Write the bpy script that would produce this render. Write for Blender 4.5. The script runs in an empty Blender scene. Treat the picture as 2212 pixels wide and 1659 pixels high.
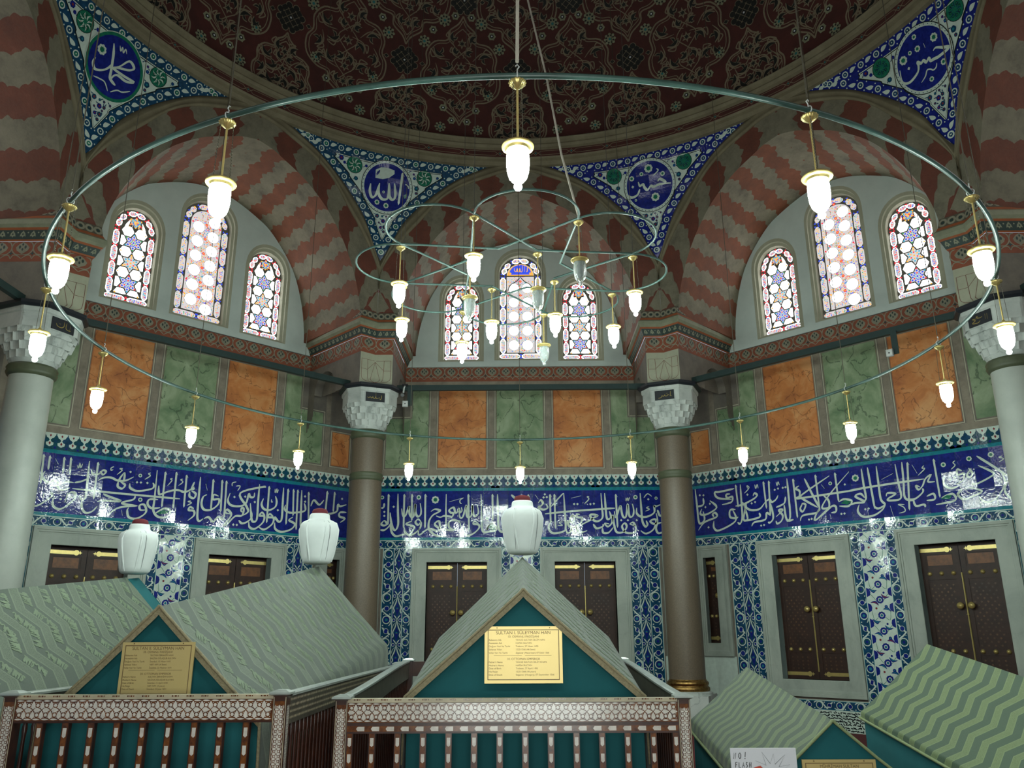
import bpy, math, random
from mathutils import Vector, Matrix, geometry
from math import sin, cos, pi, sqrt, radians, tan, atan2, hypot

random.seed(7)
SC = bpy.context.scene
COL = SC.collection

# ------------------------------------------------------------------ materials
def _n(nt, t, **kw):
    n = nt.nodes.new(t)
    for k, v in kw.items():
        if k.startswith('i_'):
            n.inputs[int(k[2:]) if k[2:].isdigit() else k[2:]].default_value = v
        else:
            setattr(n, k, v)
    return n

def math_n(nt, op, a, b=None, c=None, clamp=False):
    n = nt.nodes.new('ShaderNodeMath'); n.operation = op; n.use_clamp = clamp
    for i, x in enumerate((a, b, c)):
        if x is None: continue
        if isinstance(x, (int, float)): n.inputs[i].default_value = x
        else: nt.links.new(x, n.inputs[i])
    return n.outputs[0]

def mix_c(nt, f, a, b, blend='MIX'):
    n = nt.nodes.new('ShaderNodeMix'); n.data_type = 'RGBA'; n.blend_type = blend
    for i, x in ((0, f), (6, a), (7, b)):
        if isinstance(x, (int, float)): n.inputs[i].default_value = x
        elif isinstance(x, (tuple, list)): n.inputs[i].default_value = (*x[:3], 1)
        else: nt.links.new(x, n.inputs[i])
    return n.outputs[2]

def ramp(nt, fac, stops):
    n = nt.nodes.new('ShaderNodeValToRGB'); e = n.color_ramp.elements
    while len(e) < len(stops): e.new(0.5)
    for el, (p, c) in zip(e, stops):
        el.position = p; el.color = (*c[:3], 1)
    nt.links.new(fac, n.inputs[0]); return n.outputs[0]

def new_mat(name):
    m = bpy.data.materials.new(name); m.use_nodes = True
    nt = m.node_tree; nt.nodes.clear()
    out = nt.nodes.new('ShaderNodeOutputMaterial')
    b = nt.nodes.new('ShaderNodeBsdfPrincipled')
    nt.links.new(b.outputs[0], out.inputs[0])
    return m, nt, b

def noise(nt, scale, detail=4, rough=.6, coord='Object', dist=0.0, vec=None):
    if vec is None:
        tc = nt.nodes.new('ShaderNodeTexCoord'); vec = tc.outputs[coord]
    n = _n(nt, 'ShaderNodeTexNoise')
    n.inputs['Scale'].default_value = scale; n.inputs['Detail'].default_value = detail
    n.inputs['Roughness'].default_value = rough; n.inputs['Distortion'].default_value = dist
    nt.links.new(vec, n.inputs['Vector'])
    return n.outputs['Fac']

def plain(name, col, rough=.6, metal=0, col2=None, scale=6, bump=0, bscale=40, spec=.5, coat=0):
    m, nt, b = new_mat(name)
    b.inputs['Roughness'].default_value = rough; b.inputs['Metallic'].default_value = metal
    b.inputs['Specular IOR Level'].default_value = spec
    b.inputs['Coat Weight'].default_value = coat
    if col2 is None: col2 = tuple(c * .72 for c in col)
    f = noise(nt, scale, 5, .65)
    nt.links.new(ramp(nt, f, [(.32, col2), (.68, col)]), b.inputs['Base Color'])
    if bump:
        bn = nt.nodes.new('ShaderNodeBump'); bn.inputs['Strength'].default_value = bump; bn.inputs['Distance'].default_value = .01
        nt.links.new(noise(nt, bscale, 3), bn.inputs['Height']); nt.links.new(bn.outputs[0], b.inputs['Normal'])
    return m

def glazed(name, col, var=.25, rough=.075, tile=.24, tilt=.030, tz=.30):
    """glazed tile: each tile sits at its own slight tilt, its glaze gently uneven"""
    m, nt, b = new_mat(name)
    tc = nt.nodes.new('ShaderNodeTexCoord'); uv = tc.outputs['UV']
    f = noise(nt, 14, 4, .6, vec=uv)
    lo = tuple(c * (1 - var) for c in col); hi = tuple(min(1, c * (1 + var)) for c in col)
    nt.links.new(ramp(nt, f, [(.3, lo), (.7, hi)]), b.inputs['Base Color'])
    b.inputs['Roughness'].default_value = rough
    sep = nt.nodes.new('ShaderNodeSeparateXYZ'); nt.links.new(uv, sep.inputs[0])
    fx = math_n(nt, 'FLOOR', math_n(nt, 'DIVIDE', sep.outputs[0], tile))
    fy = math_n(nt, 'FLOOR', math_n(nt, 'DIVIDE', math_n(nt, 'SUBTRACT', sep.outputs[1], 3.31), tz))
    cmb = nt.nodes.new('ShaderNodeCombineXYZ'); nt.links.new(fx, cmb.inputs[0]); nt.links.new(fy, cmb.inputs[1])
    wn = nt.nodes.new('ShaderNodeTexWhiteNoise'); wn.noise_dimensions = '3D'; nt.links.new(cmb.outputs[0], wn.inputs[0])
    v1 = nt.nodes.new('ShaderNodeVectorMath'); v1.operation = 'SUBTRACT'; nt.links.new(wn.outputs['Color'], v1.inputs[0]); v1.inputs[1].default_value = (.5, .5, .5)
    v2 = nt.nodes.new('ShaderNodeVectorMath'); v2.operation = 'SCALE'; nt.links.new(v1.outputs[0], v2.inputs[0]); v2.inputs['Scale'].default_value = tilt * 2
    bn = nt.nodes.new('ShaderNodeBump'); bn.inputs['Strength'].default_value = .22; bn.inputs['Distance'].default_value = .004; b.inputs['Specular IOR Level'].default_value = .42
    nt.links.new(noise(nt, 26, 2, .5, vec=uv), bn.inputs['Height'])
    v3 = nt.nodes.new('ShaderNodeVectorMath'); v3.operation = 'ADD'; nt.links.new(bn.outputs[0], v3.inputs[0]); nt.links.new(v2.outputs[0], v3.inputs[1])
    v4 = nt.nodes.new('ShaderNodeVectorMath'); v4.operation = 'NORMALIZE'; nt.links.new(v3.outputs[0], v4.inputs[0])
    nt.links.new(v4.outputs[0], b.inputs['Normal'])
    return m

def emit(name, col, s, alb=.5):
    m, nt, b = new_mat(name)
    b.inputs['Base Color'].default_value = (col[0] * alb, col[1] * alb, col[2] * alb, 1)
    b.inputs['Emission Color'].default_value = (*col, 1); b.inputs['Emission Strength'].default_value = s
    b.inputs['Roughness'].default_value = .2
    return m

def veined(name, base, dark, light, vscale=2.4, crack=.5, stretch=(1, 1, 1)):
    """painted marble: cloudy patches with thin dark cracks"""
    m, nt, b = new_mat(name)
    tc = nt.nodes.new('ShaderNodeTexCoord')
    mp = nt.nodes.new('ShaderNodeMapping'); mp.inputs['Scale'].default_value = stretch
    nt.links.new(tc.outputs['Object'], mp.inputs[0]); v = mp.outputs[0]
    f = noise(nt, 2.2, 6, .62, vec=v, dist=.6)
    c = ramp(nt, f, [(.28, dark), (.48, base), (.66, light)])
    f2 = noise(nt, 14, 4, .7, vec=v)
    c = mix_c(nt, math_n(nt, 'MULTIPLY', f2, .35), c, dark)
    wv = nt.nodes.new('ShaderNodeVectorMath'); wv.operation = 'ADD'
    nn = _n(nt, 'ShaderNodeTexNoise'); nn.inputs['Scale'].default_value = 3; nt.links.new(v, nn.inputs['Vector'])
    sc = nt.nodes.new('ShaderNodeVectorMath'); sc.operation = 'SCALE'; sc.inputs['Scale'].default_value = .5
    nt.links.new(nn.outputs['Color'], sc.inputs[0]); nt.links.new(v, wv.inputs[0]); nt.links.new(sc.outputs[0], wv.inputs[1])
    vo = nt.nodes.new('ShaderNodeTexVoronoi'); vo.feature = 'DISTANCE_TO_EDGE'; vo.inputs['Scale'].default_value = vscale
    nt.links.new(wv.outputs[0], vo.inputs['Vector'])
    cr = math_n(nt, 'MULTIPLY', math_n(nt, 'LESS_THAN', vo.outputs['Distance'], .018), math_n(nt, 'GREATER_THAN', f2, .47))
    c = mix_c(nt, math_n(nt, 'MULTIPLY', cr, crack), c, tuple(x * .35 for x in dark))
    nt.links.new(c, b.inputs['Base Color']); b.inputs['Roughness'].default_value = .6
    return m

def striped(name, red, grey, period, amp, fz, seed=0.0):
    """painted voussoirs: red and grey bands across U with a lobed zigzag edge along V"""
    m, nt, b = new_mat(name)
    tc = nt.nodes.new('ShaderNodeTexCoord'); sep = nt.nodes.new('ShaderNodeSeparateXYZ'); nt.links.new(tc.outputs['UV'], sep.inputs[0])
    u, v = sep.outputs[0], sep.outputs[1]
    z1 = math_n(nt, 'PINGPONG', math_n(nt, 'MULTIPLY', v, fz), 1.0)
    z2 = math_n(nt, 'ABSOLUTE', math_n(nt, 'SINE', math_n(nt, 'MULTIPLY', v, fz * 3 * pi * .5)))
    uu = math_n(nt, 'ADD', math_n(nt, 'DIVIDE', u, period), math_n(nt, 'ADD', math_n(nt, 'MULTIPLY', z1, amp / period), math_n(nt, 'MULTIPLY', z2, .35 * amp / period)))
    nz = noise(nt, 7, 3, .6, vec=tc.outputs['UV'])
    uu = math_n(nt, 'ADD', uu, math_n(nt, 'MULTIPLY', math_n(nt, 'SUBTRACT', nz, .5), .10))
    f = math_n(nt, 'GREATER_THAN', math_n(nt, 'FRACT', math_n(nt, 'ADD', uu, 20.22 + seed)), .5)
    n2 = noise(nt, 3.3, 6, .7)
    r_ = ramp(nt, n2, [(.3, tuple(x * .62 for x in red)), (.62, red), (.8, tuple(min(1, x * 1.25 + .02) for x in red))])
    g_ = ramp(nt, n2, [(.28, tuple(x * .5 for x in grey)), (.5, grey), (.75, tuple(min(1, x * 1.35) for x in grey))])
    c = mix_c(nt, f, r_, g_)
    n3 = noise(nt, 30, 3, .6)
    c = mix_c(nt, math_n(nt, 'MULTIPLY', n3, .3), c, (.12, .09, .07))
    nt.links.new(c, b.inputs['Base Color']); b.inputs['Roughness'].default_value = .75
    bn = nt.nodes.new('ShaderNodeBump'); bn.inputs['Strength'].default_value = .25; bn.inputs['Distance'].default_value = .02
    nt.links.new(n3, bn.inputs['Height']); nt.links.new(bn.outputs[0], b.inputs['Normal'])
    return m

def brocade(name, c_band, c_gap, c_line, period, zamp, zlen, duty, motif=60.):
    """woven cover: zigzag bands running down the slope, woven with small figures"""
    m, nt, b = new_mat(name)
    tc = nt.nodes.new('ShaderNodeTexCoord'); sep = nt.nodes.new('ShaderNodeSeparateXYZ'); nt.links.new(tc.outputs['UV'], sep.inputs[0])
    u, v = sep.outputs[0], sep.outputs[1]
    zz = math_n(nt, 'MULTIPLY', math_n(nt, 'PINGPONG', v, zlen), zamp / zlen)
    t = math_n(nt, 'FRACT', math_n(nt, 'ADD', math_n(nt, 'DIVIDE', math_n(nt, 'ADD', u, zz), period), 30.))
    band = math_n(nt, 'LESS_THAN', t, duty)
    d1 = math_n(nt, 'ABSOLUTE', math_n(nt, 'SUBTRACT', t, .03)); d2 = math_n(nt, 'ABSOLUTE', math_n(nt, 'SUBTRACT', t, duty - .03))
    line = math_n(nt, 'LESS_THAN', math_n(nt, 'MINIMUM', d1, d2), .028)
    cmb = nt.nodes.new('ShaderNodeCombineXYZ'); nt.links.new(math_n(nt, 'ADD', u, zz), cmb.inputs[0]); nt.links.new(v, cmb.inputs[1])
    vo = nt.nodes.new('ShaderNodeTexVoronoi'); vo.feature = 'DISTANCE_TO_EDGE'; vo.inputs['Scale'].default_value = motif; nt.links.new(cmb.outputs[0], vo.inputs['Vector'])
    fig = math_n(nt, 'MULTIPLY', math_n(nt, 'LESS_THAN', vo.outputs['Distance'], .12), band)
    n2 = noise(nt, 2.0, 4)
    cb = mix_c(nt, n2, tuple(x * .8 for x in c_band), c_band)
    c = mix_c(nt, band, c_gap, cb)
    c = mix_c(nt, math_n(nt, 'MULTIPLY', fig, .6), c, c_line)
    c = mix_c(nt, line, c, c_line)
    nt.links.new(c, b.inputs['Base Color']); b.inputs['Roughness'].default_value = .62
    b.inputs['Sheen Weight'].default_value = .25
    bn = nt.nodes.new('ShaderNodeBump'); bn.inputs['Strength'].default_value = .3; bn.inputs['Distance'].default_value = .004
    nt.links.new(math_n(nt, 'ADD', fig, noise(nt, 180, 2)), bn.inputs['Height']); nt.links.new(bn.outputs[0], b.inputs['Normal'])
    return m

def cloth(name, col, fold=0.0):
    m, nt, b = new_mat(name)
    f = noise(nt, 3, 4); f2 = noise(nt, 400, 2)
    c = mix_c(nt, f, tuple(x * .8 for x in col), tuple(min(1, x * 1.12) for x in col))
    nt.links.new(c, b.inputs['Base Color']); b.inputs['Roughness'].default_value = .85
    b.inputs['Sheen Weight'].default_value = .4; b.inputs['Sheen Tint'].default_value = (*col, 1)
    bn = nt.nodes.new('ShaderNodeBump'); bn.inputs['Strength'].default_value = .2; bn.inputs['Distance'].default_value = .002
    nt.links.new(f2, bn.inputs['Height']); nt.links.new(bn.outputs[0], b.inputs['Normal'])
    return m

# ------------------------------------------------------------------ mesh builder
class MB:
    def __init__(s): s.v = []; s.f = []; s.m = []; s.uv = []
    def poly(s, pts, mi=0, uv=None):
        b = len(s.v); s.v.extend(tuple(p) for p in pts); s.f.append(tuple(range(b, b + len(pts)))); s.m.append(mi)
        s.uv.append([tuple(q[:2]) for q in uv] if uv else [(0., 0.)] * len(pts))
    def grid(s, rows, mi=0, uvs=None, close=False, flip=False):
        nr, nc = len(rows), len(rows[0]); b = len(s.v)
        for r in rows: s.v.extend(tuple(p) for p in r)
        for i in range(nr - 1):
            for j in range(nc if close else nc - 1):
                k = (j + 1) % nc
                q = (b + i * nc + j, b + i * nc + k, b + (i + 1) * nc + k, b + (i + 1) * nc + j)
                u = [uvs[i][j], uvs[i][k], uvs[i + 1][k], uvs[i + 1][j]] if uvs else [(0., 0.)] * 4
                if flip: q = q[::-1]; u = u[::-1]
                s.f.append(q); s.m.append(mi); s.uv.append(u)
    def box(s, x0, x1, y0, y1, z0, z1, mi=0):
        P = [(x, y, z) for x in (x0, x1) for y in (y0, y1) for z in (z0, z1)]
        for q in ((0, 1, 3, 2), (4, 6, 7, 5), (0, 4, 5, 1), (2, 3, 7, 6), (0, 2, 6, 4), (1, 5, 7, 3)):
            s.poly([P[i] for i in q], mi)
    def tube(s, pts, r, n=8, mi=0, cap=True, close=False):
        pts = [Vector(p) for p in pts]; rows = []; N = len(pts); prev = None
        for i, p in enumerate(pts):
            a = pts[(i - 1) % N] if (i > 0 or close) else p; c = pts[(i + 1) % N] if (i < N - 1 or close) else p
            d = (c - a).normalized()
            if prev is None:
                x = d.orthogonal().normalized()
            else:
                x = (prev - d * prev.dot(d)); x = x.normalized() if x.length > 1e-6 else d.orthogonal().normalized()
            prev = x; y = d.cross(x); rr = r[i] if isinstance(r, (list, tuple)) else r
            rows.append([p + (x * cos(2 * pi * k / n) + y * sin(2 * pi * k / n)) * rr for k in range(n)])
        if close: rows.append(rows[0])
        s.grid(rows, mi, close=True)
        if cap and not close:
            s.poly(rows[0][::-1], mi); s.poly(rows[-1], mi)
    def lathe(s, prof, n=32, c=(0, 0, 0), mi=0, mod=None):
        rows = []
        for r, z in prof:
            rows.append([(c[0] + (r * (mod(2 * pi * k / n, z) if mod else 1)) * cos(2 * pi * k / n), c[1] + (r * (mod(2 * pi * k / n, z) if mod else 1)) * sin(2 * pi * k / n), c[2] + z) for k in range(n)])
        s.grid(rows, mi, close=True)
    def build(s, name, mats, parent=None, smooth=False, label=None, weld=False):
        me = bpy.data.meshes.new(name); me.from_pydata(s.v, [], s.f)
        mats = mats if isinstance(mats, (list, tuple)) else [mats]
        for m in mats: me.materials.append(m)
        me.polygons.foreach_set('material_index', s.m)
        ul = me.uv_layers.new(name='UVMap'); ul.data.foreach_set('uv', [c for f in s.uv for p in f for c in p])
        if smooth: me.polygons.foreach_set('use_smooth', [True] * len(s.f))
        me.update()
        if weld:
            import bmesh
            bm = bmesh.new(); bm.from_mesh(me); bmesh.ops.remove_doubles(bm, verts=bm.verts, dist=1e-4); bmesh.ops.recalc_face_normals(bm, faces=bm.faces); bm.to_mesh(me); bm.free()
        o = bpy.data.objects.new(name, me); COL.objects.link(o)
        if parent: o.parent = parent
        if label: o['label'] = label
        return o

def empty(name, loc=(0, 0, 0), rz=0, parent=None):
    o = bpy.data.objects.new(name, None); o.empty_display_size = .1; COL.objects.link(o)
    o.location = loc; o.rotation_euler = (0, 0, rz)
    if parent: o.parent = parent
    return o

def tag(o, label=None, cat=None, group=None, kind=None):
    if label: o['label'] = label
    if cat: o['category'] = cat
    if group: o['group'] = group
    if kind: o['kind'] = kind
    return o

def copy_tree(o, parent=None):
    c = o.copy(); COL.objects.link(c)
    for k in ('label', 'group'):
        if parent is None and k in c: del c[k]
    if parent: c.parent = parent
    for ch in list(o.children): copy_tree(ch, c)
    return c

# ------------------------------------------------------------------ 2-D curves
def crom(pts, n=6):
    if len(pts) < 3: return list(pts)
    P = [pts[0]] + list(pts) + [pts[-1]]; out = []
    for i in range(1, len(P) - 2):
        for k in range(n):
            t = k / n
            out.append(tuple(.5 * (2 * P[i][d] + (P[i + 1][d] - P[i - 1][d]) * t + (2 * P[i - 1][d] - 5 * P[i][d] + 4 * P[i + 1][d] - P[i + 2][d]) * t * t + (3 * P[i][d] - P[i - 1][d] - 3 * P[i + 1][d] + P[i + 2][d]) * t ** 3) for d in range(len(P[0]))))
    out.append(tuple(pts[-1])); return out

def resample(pts, n):
    L = [0.]
    for a, b in zip(pts, pts[1:]): L.append(L[-1] + sqrt(sum((x - y) ** 2 for x, y in zip(a, b))))
    out = []; j = 0
    for i in range(n):
        t = L[-1] * i / (n - 1)
        while j < len(L) - 2 and L[j + 1] < t: j += 1
        k = (t - L[j]) / max(1e-9, L[j + 1] - L[j])
        out.append(tuple(x + (y - x) * k for x, y in zip(pts[j], pts[j + 1])))
    return out

class Dec:
    """flat ornament laid on a surface: map(u, v, height) -> point"""
    def __init__(s, mb, mp, lay=.0012): s.mb = mb; s.mp = mp; s.lay = lay; s.c = 0
    def hh(s, L): s.c = (s.c + 1) % 12; return (L + s.c * .04) * s.lay     # no two pieces ever share one plane
    def poly(s, pts, mi, L=1):
        h = s.hh(L); s.mb.poly([s.mp(x, y, h) for x, y in pts], mi, pts)
    def rect(s, x0, y0, x1, y1, mi, L=1, nx=1, ny=1):
        xs = [x0 + (x1 - x0) * i / nx for i in range(nx + 1)]; ys = [y0 + (y1 - y0) * i / ny for i in range(ny + 1)]
        h = s.hh(L); s.mb.grid([[s.mp(x, y, h) for x in xs] for y in ys], mi, [[(x, y) for x in xs] for y in ys])
    def disc(s, c, r, mi, L=1, n=14, rings=1, ry=None, rot=0):
        ry = ry or r
        def P(a, k): 
            x, y = r * k * cos(a), ry * k * sin(a); return (c[0] + x * cos(rot) - y * sin(rot), c[1] + x * sin(rot) + y * cos(rot))
        if rings == 1: s.poly([P(2 * pi * i / n, 1) for i in range(n)], mi, L); return
        rows = [[P(2 * pi * i / n, k / rings) for i in range(n)] for k in range(rings + 1)]
        h = s.hh(L); s.mb.grid([[s.mp(x, y, h) for x, y in r_] for r_ in rows], mi, rows, close=True)
    def ring(s, c, r0, r1, mi, L=1, n=20):
        rows = [[(c[0] + r * cos(2 * pi * i / n), c[1] + r * sin(2 * pi * i / n)) for i in range(n)] for r in (r0, r1)]
        h = s.hh(L); s.mb.grid([[s.mp(x, y, h) for x, y in r_] for r_ in rows], mi, rows, close=True)
    def star(s, c, r0, r1, k, mi, L=1, rot=0):
        s.poly([(c[0] + (r1 if i % 2 == 0 else r0) * cos(rot + pi * i / k), c[1] + (r1 if i % 2 == 0 else r0) * sin(rot + pi * i / k)) for i in range(2 * k)], mi, L)
    def flower(s, c, r, k, mi, L=1, dep=.2, n=6, rot=0):
        N = k * n
        s.poly([(c[0] + r * (1 - dep + dep * abs(cos(k * .5 * (2 * pi * i / N)))) * cos(2 * pi * i / N + rot), c[1] + r * (1 - dep + dep * abs(cos(k * .5 * (2 * pi * i / N)))) * sin(2 * pi * i / N + rot)) for i in range(N)], mi, L)
    def leaf(s, a, b, w, mi, L=1, bend=0., n=6):
        dx, dy = b[0] - a[0], b[1] - a[1]; l = hypot(dx, dy) or 1e-6; nx, ny = -dy / l, dx / l
        up, dn = [], []
        for i in range(n + 1):
            t = i / n; h = w * sin(pi * t ** .8); o = bend * l * sin(pi * t)
            cx, cy = a[0] + dx * t + nx * o, a[1] + dy * t + ny * o
            up.append((cx + nx * h, cy + ny * h)); dn.append((cx - nx * h, cy - ny * h))
        s.poly(up + dn[-2:0:-1], mi, L)
    def stroke(s, pts, w, mi, L=1, n=5, taper=.35, nib=None, smooth=True):
        p = crom(pts, n) if smooth else list(pts)
        N = len(p)
        if N < 2: return
        up, dn = [], []
        for i in range(N):
            a = p[max(0, i - 1)]; b = p[min(N - 1, i + 1)]; dx, dy = b[0] - a[0], b[1] - a[1]; l = hypot(dx, dy) or 1e-9
            k = w * .5
            if nib is not None:
                k *= .56 + .44 * abs(sin(atan2(dy, dx) - nib))
            t = min(i, N - 1 - i) / max(1, N - 1)
            if t < .15: k *= taper + (1 - taper) * t / .15
            nx, ny = -dy / l * k, dx / l * k
            up.append((p[i][0] + nx, p[i][1] + ny)); dn.append((p[i][0] - nx, p[i][1] - ny))
        h = s.hh(L); s.mb.grid([[s.mp(x, y, h) for x, y in r_] for r_ in (dn, up)], mi, [dn, up])
    def line(s, a, b, w, mi, L=1): s.stroke([a, b], w, mi, L, taper=1, smooth=False)
    def text(s, data, mi_ink, mi_green, L=2, dz=0.0):
        """calligraphy strokes in millimetres: A upright, C curve, t thin stroke, D dot, O ring, F rosette, G fill"""
        for ln in data.strip().split('\n'):
            h, b = ln.split(':'); ty = h[0]; w = int(h[1:]) / 1000
            P = [(int(e.split(',')[0]) / 1000, int(e.split(',')[1]) / 1000 + dz) for e in b.split(' ')]
            if ty == 'A':
                (x0, y0), (x1, y1) = P[0], P[-1]
                d = 1 if len(P) < 3 else 1
                s.poly([(x0 - w * .55, y0 - w * .7), (x0 + w * .1, y0), (x0 + w * 1.15, y0 - w * 2.0), (x0 + w * .56, y0 - w * 1.4), (x1 + w * .48, y1 + w * 1.1), (x1 - w * .1, y1), (x1 - w * .55, y1 + w * 1.3)], mi_ink, L)
            elif ty == 'C': s.stroke(P, w * 1.38, mi_ink, L, nib=radians(45))
            elif ty == 't': s.stroke(P, w * .6, mi_ink, L)
            elif ty == 'D': s.poly([(P[0][0] + w * .75 * cos(a), P[0][1] + w * .75 * sin(a)) for a in (0, pi / 2, pi, 3 * pi / 2)], mi_ink, L)
            elif ty == 'O': s.disc(P[0], w * 1.15, mi_ink, L); s.disc(P[0], w * .6, mi_green, L + 1)
            elif ty == 'F': s.flower(P[0], w * 1.1, 8, mi_ink, L, .16); s.flower(P[0], w * .62, 8, mi_green, L + 1, .3)
            elif ty == 'G': s.poly(P, mi_green, L + .5)
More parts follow.
